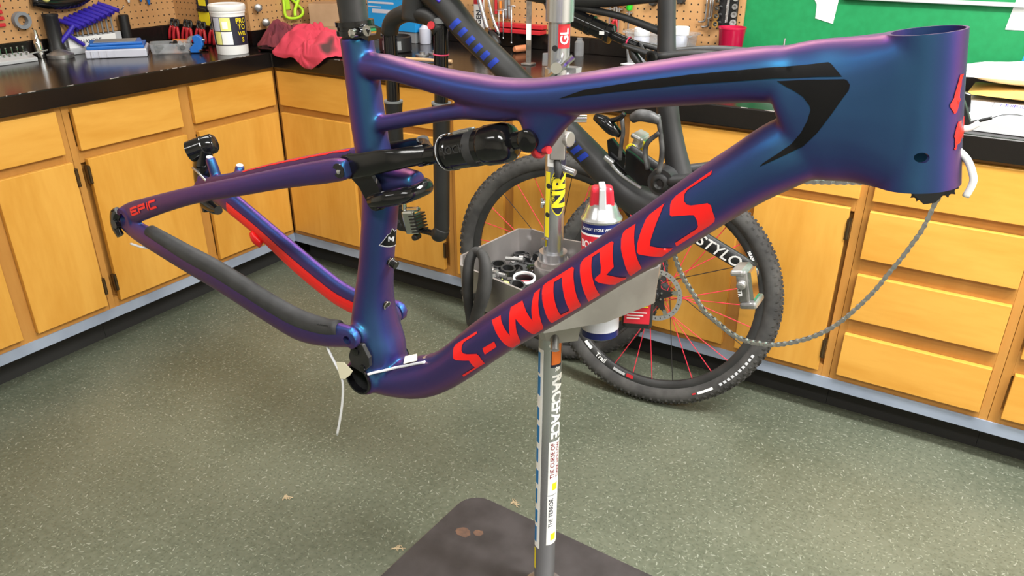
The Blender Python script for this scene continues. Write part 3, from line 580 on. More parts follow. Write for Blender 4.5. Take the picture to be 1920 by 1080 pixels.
mk('eyelet_bolt', [c3(153, 402, -18, 18, 8.5), lat([(0, 11), (5, 11), (7, 8.5), (7, 4)], (153, 402, 13), (0, 0, 1), 24)], 'blackgloss', shock, smooth=40)
mk('eyelet', [lat([(88, 9), (112, 9)], (48.8, 338.2, 0), sd, 16)], 'blackgloss', shock, smooth=40)
mk('adjuster_knob', [lat([(0, 7.5), (1, 8), (6, 8), (7, 7)], (158, 391, 4), (0.85, 0.45, 0.2), 18), lat([(0, 4), (6, 4)], (168, 396, 6), (0.85, 0.45, 0.2), 12)], 'red', shock, smooth=40)
def yoke(s): return [loft([(-62, 279, 27 * s, 13, 3.5), (-35, 294, 27 * s, 12.5, 3.5), (-8, 311, 27 * s, 11.5, 3.5), (6, 318.5, 24 * s, 10.5, 4.5), (16, 323, 14 * s, 10, 6), (24, 326, 2 * s, 10, 8)], 16), c3(-58, 281, 23.5 * s, 30.5 * s, 13)]
mk('clevis', yoke(1) + yoke(-1), mat('satin_black', (0.006, 0.006, 0.007), 0.22), bike, smooth=50)
def plate(s): return [prism([(-70, 283), (-62, 270), (-42, 262), (-24, 246), (-14, 244), (-5, 250), (-6, 262), (-14, 276), (-30, 287), (-50, 296), (-64, 294)], (0, 0, 5 * MM * s), (0, 0, 19.5 * MM * s), (MM, 0, 0), (0, MM, 0))]
link = mk('rocker_link', plate(1) + plate(-1) + [tb([(-20, 254, 24), (-8, 262, 26), (6, 271, 25), (18, 278, 18), (23, 281, 8), (24, 282, -8), (18, 278, -18), (6, 271, -25), (-8, 262, -26), (-20, 254, -24)], [8, 9, 9.5, 9.5, 9, 9, 9.5, 9.5, 9, 8], n=14)], 'blackgloss', bike, smooth=50)
mk('pivot_bolt', [lat([(0, 8.5), (7, 8.5), (8.5, 6.5), (8.5, 3)], (-15, 255, 22), (0, 0, 1), 20)], 'blackgloss', link, smooth=40)
mk('pivot_bolt', [lat([(0, 8.5), (1.2, 8.5)], (-57, 281, 42.4), (0, 0, 1), 24)], 'blackgloss', rear, smooth=40)
mk('pivot_bolt', [lat([(0, 2.6), (1.6, 2.6), (1.8, 1.4)], (-56.4, 280.2, 43.0), (0, 0, 1), 16)], 'steel', rear, smooth=40)
mk('hose_guide', [lat([(0, 7), (10, 7)], (-2, 316, -30), (0, 1, 0.3), 16)], 'blackmatte', bike, smooth=40)
# bottom bracket, guide mount, bolts
for w_ in (30, -39): mk('bottom_bracket_cup', ring(v3(0, 2, w_), (0, 0, 1), 21.6 * MM, 19.0 * MM, 9 * MM, 36), 'blackgloss', bike, smooth=40)
mk('bottom_bracket_sleeve', [ring(v3(0, 2, -30), (0, 0, 1), 20.6 * MM, 20.0 * MM, 60 * MM, 36)], 'blackmatte', bike, smooth=40)
gm = mk('guide_mount', [prism([(-14, 60), (2, 63), (15, 50), (18, 38), (8, 20), (-12, 18), (-18, 32)], (0, 0, 6 * MM), (0, 0, 34 * MM), (MM, 0, 0), (0, MM, 0))], 'blackmatte', bike, bevel=0.001)
mk('bolt', [lat([(0, 5), (2, 5), (2.4, 3)], (-6, 48, 40), (0, 0, 1), 16), lat([(0, 4), (2, 4)], (8, 30, 40), (0, 0, 1), 16)], 'blackgloss', gm, smooth=40)
for (u, v, w), L in (((-6, 168.5, -2), 11), ((-1.5, 107.5, 2), 4)):
    b = mk('bottle_bolt', [lat([(0, 5.2), (L, 5.2), (L, 3)], (u, v, w), (1, -0.12, -0.05), 16)], 'blackgloss', bike, smooth=40)
    mk('washer', [ring(Vector(v3(u, v, w)) + Vector((1, -0.12, -0.05)).normalized() * (0.003 if L > 5 else 0.0035), (1, -0.12, -0.05), 6.0 * MM, 4.6 * MM, 1.0 * MM, 20)], 'chrome', b, smooth=40)
mk('bottle_boss', [ring(Vector(v3(76, 70, 2)), (-0.62, 0.78, 0), 6 * MM, 3 * MM, 1.6 * MM, 20)], 'steel', bike, smooth=40)
# hanger, brain reservoir on the far dropout
mk('derailleur_hanger', [loft([(-455, 40, 72, 6, 4), (-464, 27, 73, 9, 4), (-465, 8, 73, 8, 4), (-455, -2, 73, 6, 4)], 14), c3(-459, 18, 70, 79, 7)], 'blackgloss', bike, smooth=50)
br = mk('brain_reservoir', [lat([(0, 12), (2, 16.5), (26, 17), (27, 17), (28, 16), (42, 15.5), (46, 12), (47, 3)], (-488, 82, -70), (0.62, 0.48, -0.62), 28)], 'blackgloss', bike, smooth=40)
mk('brain_bracket', [loft([(-462, 96, -82, 12, 8), (-468, 66, -82, 19, 10), (-468, 36, -82, 20, 10), (-464, 6, -82, 14, 10), (-456, -14, -81, 10, 9)], 16), loft([(-462, -2, -80, 9, 9), (-438, 2, -76, 8, 8), (-420, 8, -72, 6, 6)], 12)], 'blackgloss', bike, smooth=50)
mk('oil_line', [tb([(-476, 60, -68), (-455, 64, -62), (-430, 62, -58), (-408, 56, -57)], 2.0)], 'steel', bike, smooth=True)
for (u, v, w) in ((-430.5, 101, -66), (-360.3, 119, -66)): mk('brake_post_face', [lat([(0, 5.0), (1.2, 5.0), (1.2, 2.2)], (u, v - 1.5, w), (-0.05, 1, 0), 16)], 'silverprint', rear, smooth=40)
# white cable liners and tape bits
mk('cable_liner', tb([(-52, 32, 46), (-44, 20, 45), (-34, 8, 44), (-25, -4, 43), (-20.5, -20, 42), (-19.5, -50, 41), (-20.5, -84, 41), (-23, -117, 41)], 1.7, n=8), 'liner', bike, smooth=True)
mk('cable_liner', tb([(14.5, 20.4, 37.2), (21.5, 25, 30.5), (28.4, 28, 23.3), (39.6, 36.4, 17), (55, 50, 16.2), (70, 63.6, 15.8), (83.6, 76, 17)], 1.8, n=8), 'liner', bike, smooth=True)
mk('cable_liner', tb([(-440, -11, 67), (-415, -3, 67), (-392, 6, 66)], 1.7, n=8), 'liner', bike, smooth=True)
mk('cable_liner', tb([(462, 538, 4), (478, 534, 2), (489, 529, 0), (497, 521, 0), (500, 515, 0), (500.5, 505, 0)], 2.5, n=10), 'white', bike, smooth=True)
mk('cable_liner', tb([(470, 545, -6), (479, 546, -9), (484, 552, -11)], 2.2, n=10), 'white', bike, smooth=True)
mk('masking_tape', [prism([(-33, 14), (-20, 22), (-4, 18), (-8, 8), (-16, -4), (-24, -8)], (0, 0, 0.8 * MM), (0, 0, 44.4 * MM), (MM, 0, 0), (0, MM, 0))], 'tape', bike)
def quad_on(pts, tree, lift):
    V = []
    for p in pts:
        co, no, _, _ = tree.find_nearest(Vector(v3(*p))); V.append(co + no * lift)
    return V
q = quad_on([(40, 42, -3), (58, 57, -3), (73, 67, 14), (54, 50, 15)], MAIN_BVH, 0.0042)
mk('masking_tape', (q + [p + Vector((0, 0, 0.0006)) for p in q], [(0, 1, 2, 3), (7, 6, 5, 4), (0, 4, 5, 1), (1, 5, 6, 2), (2, 6, 7, 3), (3, 7, 4, 0)]), 'tape', bike)
# ================================================================== REPAIR STAND (steel pole on a floor plate, tool tray on a collar)
PX, PY = 1.866, -1.052
M['poleplate'] = noisy('worn_dark_plate', (0.030, 0.025, 0.026), (0.050, 0.043, 0.045), 14, rough=0.55, bump=0.05)
M['rust'] = noisy('bare_rust_patch', (0.16, 0.085, 0.055), (0.10, 0.06, 0.045), 60, rough=0.8)
M['tanedge'] = mat('tan_worn_edge', (0.30, 0.22, 0.15), 0.7)
stand = thing('repair_stand', 'steel bicycle repair stand with a stickered pole, floor plate and aluminium tray', 'repair stand', (PX, PY, 0))
def rrect(x0, x1, y0, y1, r, n=6):
    o = []
    for cx, cy, a0 in ((x1 - r, y1 - r, 0), (x0 + r, y1 - r, 90), (x0 + r, y0 + r, 180), (x1 - r, y0 + r, 270)):
        o += [(cx + r * math.cos(R(a0 + 90 * k / n)), cy + r * math.sin(R(a0 + 90 * k / n))) for k in range(n + 1)]
    return o
pl = rrect(1.535 - PX, 2.20 - PX, -1.62 - PY, -0.883 - PY, 0.06)
pl = [(x * math.cos(-0.035) - y * math.sin(-0.035), x * math.sin(-0.035) + y * math.cos(-0.035)) for x, y in pl]
base = mk('floor_plate', prism(pl, (0, 0, 0.0085), (0, 0, 0.0004), (1, 0, 0), (0, 1, 0)), 'poleplate', stand, bevel=0.001, seg=1)
mk('worn_edge', prism([(x * 1.003, y * 1.004) for x, y in pl], (0, 0, 0.006), (0, 0, 0.0008), (1, 0, 0), (0, 1, 0)), 'tanedge', base)
def blob(cx, cy, rx, ry, z, n=16, seed=0):
    rnd = random.Random(seed); return [(cx + rx * math.cos(2 * math.pi * k / n) * rnd.uniform(0.75, 1.1), cy + ry * math.sin(2 * math.pi * k / n) * rnd.uniform(0.75, 1.1)) for k in range(n)]
for s, (bx_, by_, rx, ry) in enumerate(((-0.255, 0.045, 0.020, 0.017), (-0.222, 0.062, 0.014, 0.012))):
    mk('rust_spot', prism(blob(bx_, by_, rx, ry, 0, seed=s), (0, 0, 0.0003), (0, 0, 0.0090), (1, 0, 0), (0, 1, 0)), 'rust', base)
RL, RU = 0.0228, 0.0178
lower = mk('lower_pole', [lathe([(0.045, 0), (0.045, 0.006), (RL, 0.012), (RL, 0.790)], (0, 0, 0.009), (0, 0, 1), 48)], 'steel', stand, smooth=30)
M['pole_steel'] = noisy('brushed_pole_steel', (0.40, 0.41, 0.43), (0.54, 0.55, 0.57), 5, (1, 1, 0.3), rough=0.24, metal=0.8)
lower.data.materials[0] = M['pole_steel']
upper = mk('upper_pole', [lathe([(RU, 0.70), (RU, 1.62)], (0, 0, 0), (0, 0, 1), 40)], 'pole_steel', stand, smooth=30)
A0 = math.atan2(-1.135, 0.613)                       # the side of the pole that faces the room
def arc_patch(a0, a1, z0, z1, r, n=14, t=0.0004):
    V, F = [], []
    for k in range(n + 1):
        a = a0 + (a1 - a0) * k / n
        for z in (z0, z1):
            for rr in (r, r + t): V.append((rr * math.cos(a), rr * math.sin(a), z))
    for k in range(n):
        b = 4 * k; F += [(b + 1, b + 5, b + 7, b + 3), (b, b + 2, b + 6, b + 4), (b, b + 4, b + 5, b + 1), (b + 2, b + 3, b + 7, b + 6)]
    F += [(0, 1, 3, 2), (4 * n, 4 * n + 2, 4 * n + 3, 4 * n + 1)]
    return V, F
def pole_text(name, body, size, z, off, m, up=True, r=RL, bold=0.0, squeeze=1.0):
    """lettering running along the pole, bent round it; off = arc offset in degrees to the right"""
    g = text_geo(body, size, 0.0002, bold); V = []
    for p in g[0]:
        arc, h = (-p[1], p[0] * squeeze) if up else (p[1], -p[0] * squeeze)
        a = A0 + R(off) + arc / r; rr = r + 0.0005 + p[2]; V.append((rr * math.cos(a), rr * math.sin(a), z + h))
    return mk(name, (V, g[1]), m, lower if r == RL else upper)
M['stickerblue'] = mat('blue_print', (0.01, 0.19, 0.50), 0.4); M['inkdark'] = mat('dark_print', (0.012, 0.012, 0.03), 0.5); M['inkred'] = mat('maroon_print', (0.20, 0.01, 0.02), 0.5)
M['orangep'] = mat('orange_print', (0.78, 0.17, 0.02), 0.4)
# long white and blue sticker on the left flank
st1 = mk('sticker', arc_patch(A0 + R(-78), A0 + R(-34), 0.140, 0.640, RL), 'paper', lower, smooth=30)
for k, (z0, z1) in enumerate(((0.585, 0.632), (0.535, 0.578), (0.475, 0.505), (0.420, 0.462), (0.370, 0.405), (0.315, 0.350), (0.262, 0.300), (0.210, 0.245), (0.155, 0.198))):
    mk('blue_letter', arc_patch(A0 + R(-76), A0 + R(-54 + 5 * (k % 2)), z0, z1, RL + 0.0004), 'stickerblue', st1, smooth=30)
mk('sticker', arc_patch(A0 + R(-80), A0 + R(-60), 0.075, 0.132, RL), 'yellow', lower, smooth=30)
mk('sticker', arc_patch(A0 + R(8), A0 + R(62), 0.610, 0.655, RL), 'orangep', lower, smooth=30); mk('sticker', arc_patch(A0 + R(4), A0 + R(66), 0.604, 0.661, RL - 0.0002), 'inkdark', lower, smooth=30)
pole_text('lettering', 'S', 0.024, 0.652, 20, 'paper', True, bold=0.02)
pole_text('lettering', '&', 0.016, 0.600, 40, 'paper', False, bold=0.02)
pole_text('lettering', 'RACEFACE', 0.034, 0.512, 42, 'paper', False, bold=0.03, squeeze=0.92)
for z0, z1, t1, t2, m1 in ((0.292, 0.428, 'THE CURSE OF', 'DARK HOLLOW', 'inkred'), (0.155, 0.289, 'THE TERROR', '', 'inkdark')):
    s = mk('sticker', arc_patch(A0 + R(6), A0 + R(86), z0, z1, RL), 'paper', lower, smooth=30)
    pole_text('lettering', t1, 0.0135, z0 + 0.088, 29, m1, True, bold=0.012)
    if t2: pole_text('lettering', t2, 0.012, z0 + 0.088, 62, m1, True, bold=0.012)
    mk('emblem', arc_patch(A0 + R(30), A0 + R(62), z0 + 0.012, z0 + 0.030, RL + 0.0004), 'yellow', s, smooth=30)
    pole_text('lettering', '20', 0.011, z0 + 0.021, 48, 'inkdark', True, bold=0.02)
# upper pole: bolt holes, NR sticker, labels
for z, o in ((0.965, -38), (0.912, -42), (1.195, -20), (1.128, -18)):
    a = A0 + R(o); mk('bolt_hole', [lathe([(0.0048, 0), (0.0048, 0.0008)], (RU * 0.985 * math.cos(a), RU * 0.985 * math.sin(a), z), (math.cos(a), math.sin(a), 0), 16)], 'dark', upper)
def oval_patch(a_c, a_r, z_c, z_r, r, n=24):
    V = [(r * math.cos(a_c), r * math.sin(a_c), z_c)]; F = []
    for q in (0.5, 1.0):
        for k in range(n):
            t = 2 * math.pi * k / n; a = a_c + a_r * q * math.cos(t); V.append((r * math.cos(a), r * math.sin(a), z_c + z_r * q * math.sin(t)))
    for k in range(n):
        j = (k + 1) % n; F += [(0, 1 + k, 1 + j), (1 + k, 1 + n + k, 1 + n + j, 1 + j)]
    return V, F
s = mk('sticker', oval_patch(A0 + R(22), R(52), 0.955, 0.043, RU + 0.0003), 'yellow', upper, smooth=True)
mk('sticker_field', oval_patch(A0 + R(22), R(48), 0.955, 0.0405, RU + 0.0006), 'inkdark', s, smooth=True)
pole_text('lettering', 'NR', 0.034, 0.955, 32, 'yellow', True, r=RU + 0.0004, bold=0.04, squeeze=1.25)
pole_text('lettering', 'NITERIDER.COM', 0.0075, 0.955, -8, 'yellow', True, r=RU + 0.0004)
mk('sticker', arc_patch(A0 + R(-62), A0 + R(-30), 0.870, 0.990, RU), 'yellow', upper, smooth=30)
mk('sticker', arc_patch(A0 + R(-50), A0 + R(14), 1.000, 1.052, RU), 'paper', upper, smooth=30)
mk('sticker', arc_patch(A0 + R(30), A0 + R(70), 1.000, 1.030, RU), 'inkdark', upper, smooth=30)
mk('sticker', arc_patch(A0 + R(-5), A0 + R(70), 1.195, 1.232, RU), 'red', upper, smooth=30)
pole_text('lettering', 'GL', 0.020, 1.213, 30, 'paper', True, r=RU + 0.0004, bold=0.02)
mk('clamp_sleeve', ring((0, 0, 1.235), (0, 0, 1), 0.0225, RU + 0.0004, 0.075, 40), 'steel', stand, smooth=30)
sl = mk('clamp_sleeve', [ring((0, 0, 1.090), (0, 0, 1), 0.0225, RU + 0.0004, 0.072, 40), xf(box(-0.008, 0.022, -0.009, 0.009, 1.128, 1.166), Matrix.Rotation(A0 + R(60), 4, 'Z') @ Matrix.Translation((0.016, 0, 0)))], 'steel', stand, smooth=30)
mk('warning_label', arc_patch(A0 + R(10), A0 + R(70), 1.092, 1.125, 0.0226), 'inkdark', sl, smooth=30)
V, F = arc_patch(A0 + R(22), A0 + R(58), 1.108, 1.122, 0.0230, 6); mk('warning_triangle', ([(v[0], v[1], v[2]) for v in V], F), 'orangep', sl)
def onp(off, rad, z): a = A0 + R(off); return Vector((rad * math.cos(a), rad * math.sin(a), z))
mk('clamp_lever', [tube([onp(-35, 0.026, 1.150), onp(5, 0.032, 1.166), onp(40, 0.036, 1.184)], 0.0052, n=8), cyl(onp(-5, 0.022, 1.168), onp(-5, 0.040, 1.168), 0.009, n=18)], 'chrome', sl, smooth=40)
mk('clamp_lever', [tube([onp(-10, 0.030, 1.150), onp(15, 0.034, 1.130)], 0.006, n=8), cyl(onp(58, 0.03, 1.142), onp(72, 0.05, 1.142), 0.006, n=14), cyl(onp(70, 0.03, 1.082), onp(80, 0.05, 1.082), 0.0065, n=14)], 'chrome', sl, smooth=40)
mk('clamp_knob', [lathe([(0.004, 0), (0.014, 0.004), (0.016, 0.012), (0.013, 0.022), (0.004, 0.026)], onp(0, 0.022, 1.082), onp(-10, 1, 0), 20), lathe([(0.006, 0), (0.012, 0.006), (0.011, 0.02), (0.004, 0.026)], onp(-50, 0.022, 1.082), onp(-60, 1, 0), 18)], 'rubber', sl, smooth=40)
mk('clip', [cyl(onp(30, RU, 0.999), onp(48, 0.045, 0.994), 0.0058, n=14)], 'steel', upper, smooth=40)
mk('bracket', [xf(box(0, 0.012, -0.012, 0.014, -0.020, 0.034), Matrix.Translation(onp(5, RU - 0.001, 1.035)) @ Matrix.Rotation(A0, 4, 'Z')), cyl(onp(38, 0.016, 1.048), onp(45, 0.034, 1.05), 0.013, n=18)], 'alu', upper, bevel=0.002)
mk('clamp_knob', [tube([onp(6, 0.020, 1.012), onp(8, 0.030, 1.000), onp(8, 0.031, 0.985)], [0.006, 0.007, 0.004], n=10)], 'rubber', upper, smooth=40)
mk('cable_clip', [xf(box(0, 0.006, -0.006, 0.006, -0.006, 0.008), Matrix.Translation(onp(-55, RU, 0.858)) @ Matrix.Rotation(A0 - 0.9, 4, 'Z'))], 'chrome', upper, bevel=0.001)
mk('bolt', [cyl(onp(-82, 0.018, 0.930), onp(-82, 0.024, 0.930), 0.004, n=12), cyl(onp(-84, 0.022, 0.922), onp(-84, 0.022, 0.938), 0.0032, n=10)], 'steel', upper, smooth=40)
# arms that carry the two bikes: from the pole head to each seat post
arm = mk('clamp_arm', [tube([(0, 0, 1.50), (0.002, -0.20, 1.505), (0.005, -0.44, 1.505)], 0.016, n=16), ring((0, 0, 1.465), (0, 0, 1), 0.030, RU + 0.0006, 0.07, 32)], 'pole_steel', stand, smooth=40)
mk('clamp_jaw', [ring((0.013, -0.500, 1.462), (-0.07, -0.03, 0.996), 0.036, 0.0205, 0.07, 28), box(-0.012, 0.022, -0.472, -0.430, 1.478, 1.530)], 'blackmatte', arm, smooth=40)
arm = mk('clamp_arm', [tube([(0, 0, 1.58), (0.040, 0.12, 1.575), (0.064, 0.20, 1.50), (0.068, 0.214, 1.46)], 0.016, n=16), ring((0, 0, 1.545), (0, 0, 1), 0.030, RU + 0.0006, 0.07, 32)], 'pole_steel', stand, smooth=40)
mk('clamp_jaw', [ring((0.070, 0.252, 1.420), (0, 0, 1), 0.034, 0.0150, 0.07, 28), box(0.050, 0.090, 0.200, 0.226, 1.430, 1.480)], 'blackmatte', arm, smooth=40)
# ------------------------------------------------------------------ tray
TP = [(1.722, -1.140), (1.748, -1.178), (1.900, -1.210), (1.935, -1.205), (2.008, -1.112), (2.050, -0.998), (2.040, -0.962), (2.010, -0.950), (1.845, -0.968), (1.765, -0.955), (1.740, -0.968)]
TP = [(x - PX, y - PY) for x, y in TP]
cxy = (sum(p[0] for p in TP) / len(TP), sum(p[1] for p in TP) / len(TP))
def inset(P, d):
    out = []; n = len(P)
    for i in range(n):
        a, b, c = Vector(P[i - 1]), Vector(P[i]), Vector(P[(i + 1) % n])
        n1 = Vector((-(b - a).y, (b - a).x)).normalized(); n2 = Vector((-(c - b).y, (c - b).x)).normalized(); m = (n1 + n2).normalized(); out.append(tuple(b + m * d / max(0.5, m.dot(n1))))
    return out
ti = inset(TP, 0.004); tf = inset(TP, 0.007); tb_ = inset(TP, 0.003)
L3 = lambda P, z: [(x, y, z) for x, y in P]
tray = mk('tray', rings([L3(tb_, 0.757), L3(TP, 0.826), L3(TP, 0.829), L3(ti, 0.829), L3(tf, 0.764)], True, True), 'alu', stand, smooth=35)
mk('tray_collar', [ring((0, 0, 0.760), (0, 0, 1), 0.034, RL + 0.0006, 0.052, 40), ring((0, 0, 0.812), (0, 0, 1), 0.0285, RL + 0.0006, 0.010, 40), xf(box(0.03, 0.055, -0.012, 0.012, 0.775, 0.812), Matrix.Rotation(R(30), 4, 'Z'))], 'alu', stand, smooth=35)
mk('pole_ferrule', [ring((0, 0, 0.798), (0, 0, 1), 0.0255, RU + 0.0003, 0.040, 40)], 'steel', stand, smooth=35)
mk('bottle_holder', [prism([(0.005, 0.700), (0.03, 0.695), (0.062, 0.700), (0.070, 0.7565), (-0.01, 0.7565)], (0.010, 0.0022, 0), (0.02, -0.085, 0), (0.85, 0.52, 0), (0, 0, 1))], 'alu', stand)
mk('locking_bolt', [cyl((0.025, -0.035, 0.742), (0.055, -0.085, 0.688), 0.008, n=16)], 'dirtysteel', stand, smooth=40)
for k in range(2):
    p = Vector((1.758 + 0.026 * k - PX, -1.1790 - 0.0055 * k - PY, 0.778)); mk('plug', [lathe([(0.0075, -0.003), (0.0075, 0.003), (0.004, 0.005)], p, (-0.2, -1, 0), 12), xf(box(-0.009, 0.009, -0.002, 0.003, -0.0035, 0.0035), Matrix.Translation(p))], 'rubber', tray, smooth=40)
def bore(ob, geos):
    c = mk('cutter', geos, 'alu'); bo = ob.modifiers.new('bore', 'BOOLEAN'); bo.operation = 'DIFFERENCE'; bo.object = c; bo.solver = 'EXACT'
    c.location = (PX, PY, 0); bpy.context.view_layer.update()
    me = bpy.data.meshes.new_from_object(ob.evaluated_get(bpy.context.evaluated_depsgraph_get())); ob.modifiers.clear(); ob.data = me; bpy.data.objects.remove(c)
for hole in (cyl((1.968 - PX, -1.054 - PY, 0.74), (1.968 - PX, -1.051 - PY, 0.80), 0.0395, n=32), rotz(box(2.010 - PX - 0.034, 2.010 - PX + 0.034, -0.982 - PY - 0.021, -0.982 - PY + 0.021, 0.74, 0.80), R(25), (2.010 - PX, -0.982 - PY, 0)), cyl((0, 0, 0.74), (0, 0, 0.80), 0.0345, n=32)): bore(tray, [hole])
# ------------------------------------------------------------------ what lies in and hangs on the tray
FZ = 0.7645
loop = tag(mk('rubber_strap', [tube([(x, y - 0.022, z) for x, y, z in [(1.798, -1.166, 0.868), (1.812, -1.175, 0.862), (1.822, -1.186, 0.840), (1.824, -1.196, 0.812), (1.817, -1.202, 0.780), (1.806, -1.204, 0.752), (1.800, -1.203, 0.760), (1.795, -1.200, 0.790), (1.788, -1.190, 0.822), (1.782, -1.176, 0.850), (1.786, -1.166, 0.866), (1.798, -1.166, 0.868)]], [0.0075, 0.0095, 0.0118, 0.0122, 0.0105, 0.0085, 0.0065, 0.0075, 0.0085, 0.0080, 0.0070, 0.0075], n=12, flat=1.2)], 'rubber', smooth=True), 'black looped rubber strap hooked over the tray rim', 'strap')
def ring_thing(name, x, y, z, ro, ri, h, m, label, cat, tilt=(0, 0, 1), group=None):
    return tag(mk(name, ring((x, y, z), tilt, ro, ri, h, 28), m, smooth=40), label, cat, group)
t = thing('lens_cap', 'white ringed round cup with a pink block inside the tray', 'cap', (1.840, -1.110, FZ + 0.008))
mk('ring', ring((0, 0, 0.026), (0.05, -0.1, 1), 0.0205, 0.0175, 0.004, 32), 'white', t, smooth=40); mk('wall', ring((0, 0, 0.0), (0.05, -0.1, 1), 0.0195, 0.0165, 0.026, 32), 'blackmatte', t, smooth=40)
mk('block', xf(box(-0.011, 0.011, -0.007, 0.007, 0.002, 0.020), Matrix.Rotation(0.5, 4, 'Z')), mat('pink_rubber', (0.62, 0.09, 0.11), 0.5), t, bevel=0.001)
t = thing('cassette_lockring', 'black notched lockring lying among bolts in the tray', 'lockring', (1.795, -1.060, FZ))
mk('ring', ring((0, 0, 0.020), (0.2, -0.5, 1), 0.016, 0.011, 0.005, 24), 'blackmatte', t, smooth=40)
for k in range(10):
    a = 2 * math.pi * k / 10; mk('tooth', xf(box(0.015, 0.0195, -0.002, 0.002, -0.002, 0.003), Matrix.Translation((0, 0, 0.022)) @ Vector((0.2, -0.5, 1)).to_track_quat('Z', 'Y').to_matrix().to_4x4() @ Matrix.Rotation(a, 4, 'Z')), 'blackmatte', t)
rnd = random.Random(3)
hexn = [(math.cos(2 * math.pi * k / 6), math.sin(2 * math.pi * k / 6)) for k in range(6)]
bolt_src = (lathe([(0.0028, 0), (0.0028, 0.016), (0.0052, 0.016), (0.0052, 0.021)], (0, 0, 0), (0, 0, 1), 10))
nut_src = prism([(x * 0.005, y * 0.005) for x, y in hexn], (0, 0, 0.005), (0, 0, 0), (1, 0, 0), (0, 1, 0)); wash_src = ring((0, 0, 0), (0, 0, 1), 0.0065, 0.003, 0.0016, 16); spacer_src = ring((0, 0, 0), (0, 0, 1), 0.0088, 0.0066, 0.007, 18)
protos = {}
spots = []
for k in range(60):
    for _ in range(60):
        x, y = rnd.uniform(1.762, 1.870), rnd.uniform(-1.160, -0.985)
        if (x - PX) ** 2 + (y - PY) ** 2 < 0.043 ** 2 or (x - 1.840) ** 2 + (y + 1.11) ** 2 < 0.034 ** 2 or (x - 1.795) ** 2 + (y + 1.06) ** 2 < 0.024 ** 2: continue
        if all((x - a) ** 2 + (y - b) ** 2 > 0.0115 ** 2 for a, b in spots): spots.append((x, y)); break
for k, (x, y) in enumerate(spots):
    kind, g, m = [('bolt', bolt_src, 'dirtysteel'), ('nut', nut_src, 'steel'), ('washer', wash_src, 'chrome'), ('spacer', spacer_src, 'blackmatte'), ('bolt', bolt_src, 'blackmatte')][k % 5]
    key = kind + m
    if key not in protos:
        ob = mk('small_' + kind, g, m, smooth=40); protos[key] = ob
    else:
        ob = protos[key].copy(); COL.objects.link(ob)
    near = 'beside the pole collar' if abs(x - PX) < 0.05 and y > -1.09 else ('near the rubber strap' if x < 1.815 else 'beside the round cup')
    nm_ = {'dirtysteel': 'grey steel', 'steel': 'bright steel', 'chrome': 'shiny steel', 'blackmatte': 'black'}[m]
    tag(ob, f'small {nm_} {kind} in the loose parts of the tray {near}', kind, f'{nm_} {kind}s loose in the tray {near}')
    ob.location = (x, y, FZ + (0.009 if kind in ('bolt',) else 0.002) + 0.013 * (k % 3)); ob.scale = (1.6,) * 3; ob.rotation_euler = (R(90 if kind == 'bolt' else rnd.uniform(-18, 18)), R(rnd.uniform(-12, 12)), rnd.uniform(0, 6.28))
M['paleyellow'] = mat('pale_yellow_foam', (0.80, 0.78, 0.25), 0.6)
for x, y, s, lab in ((1.757, -1.105, 0.011, 'pale yellow cap by the left wall of the tray'), (1.802, -1.122, 0.009, 'small yellow plug in front of the black lockring in the tray')):
    t = mk('plastic_plug', [lathe([(s * 0.7, 0), (s, 0.006), (s, 0.018), (s * 0.6, 0.021)], (0, 0, 0), (0.3, 0.2, 1), 8)], 'paleyellow', smooth=40); t.location = (x, y, FZ + 0.003); tag(t, lab, 'plug')
tag(mk('parts_tin', [ring((1.822, -1.000, FZ), (0, 0, 1), 0.016, 0.014, 0.012, 20), lathe([(0.014, 0), (0.014, 0.002)], (1.822, -1.000, FZ), (0, 0, 1), 20)], 'grey', smooth=40), 'small grey dish at the back of the tray', 'dish')
# spray can (leans in the holder) and oil bottle
spray = thing('spray_can', 'blue and white lubricant spray can with red cap and straw', 'spray can', (1.968, -1.053, 0.696)); spray.rotation_euler = (R(-3), R(-2), R(28)); spray.scale = (1.05, 1.05, 1.18)
cr = 0.0325
M['canblue'] = mat('can_blue', (0.012, 0.02, 0.14), 0.25, 0.2); M['canred'] = mat('can_red', (0.62, 0.02, 0.04), 0.3); M['canwhite'] = mat('can_white', (0.66, 0.67, 0.76), 0.3)
mk('body', lathe([(0.028, 0), (cr, 0.003), (cr, 0.186), (cr - 0.001, 0.187)], n=40), 'canblue', spray, smooth=30)
mk('lower_label', lathe([(cr + 0.0003, 0.014), (cr + 0.0003, 0.095)], n=40, close=False), 'canwhite', spray, smooth=30)
mk('yellow_label', lathe([(cr + 0.0003, 0.108), (cr + 0.0003, 0.138)], n=40, close=False), 'yellow', spray, smooth=30)
mk('red_band', lathe([(cr + 0.0005, 0.140), (cr + 0.0005, 0.168)], n=40, close=False), 'canred', spray, smooth=30)
mk('white_line', lathe([(cr + 0.0004, 0.137), (cr + 0.0004, 0.171)], n=40, close=False), 'paper', spray, smooth=30)
CA = A0 - R(28)
def can_text(body, size, z, off, m, rr=cr + 0.0008, bold=0.0):
    g = text_geo(body, size, 0.0001, bold); V = [((rr + p[2]) * math.cos(CA + R(off) + p[0] / rr), (rr + p[2]) * math.sin(CA + R(off) + p[0] / rr), z + p[1]) for p in g[0]]
    return mk('lettering', (V, g[1]), m, spray)
can_text('BONUS 2 OZ', 0.0150, 0.154, 2, 'paper', bold=0.02); can_text('WD-40', 0.019, 0.122, -38, 'inkdark', bold=0.02); can_text('DO NOT STORE WITH STRAW', 0.0055, 0.178, 0, 'paper')
for k in range(9): mk('print_line', arc_patch(CA + R(-62), CA + R(34 - 13 * (k % 3)), 0.0868 - 0.0066 * k, 0.0886 - 0.0066 * k, cr + 0.0004, 12, 0.0002), 'ltgrey', spray)
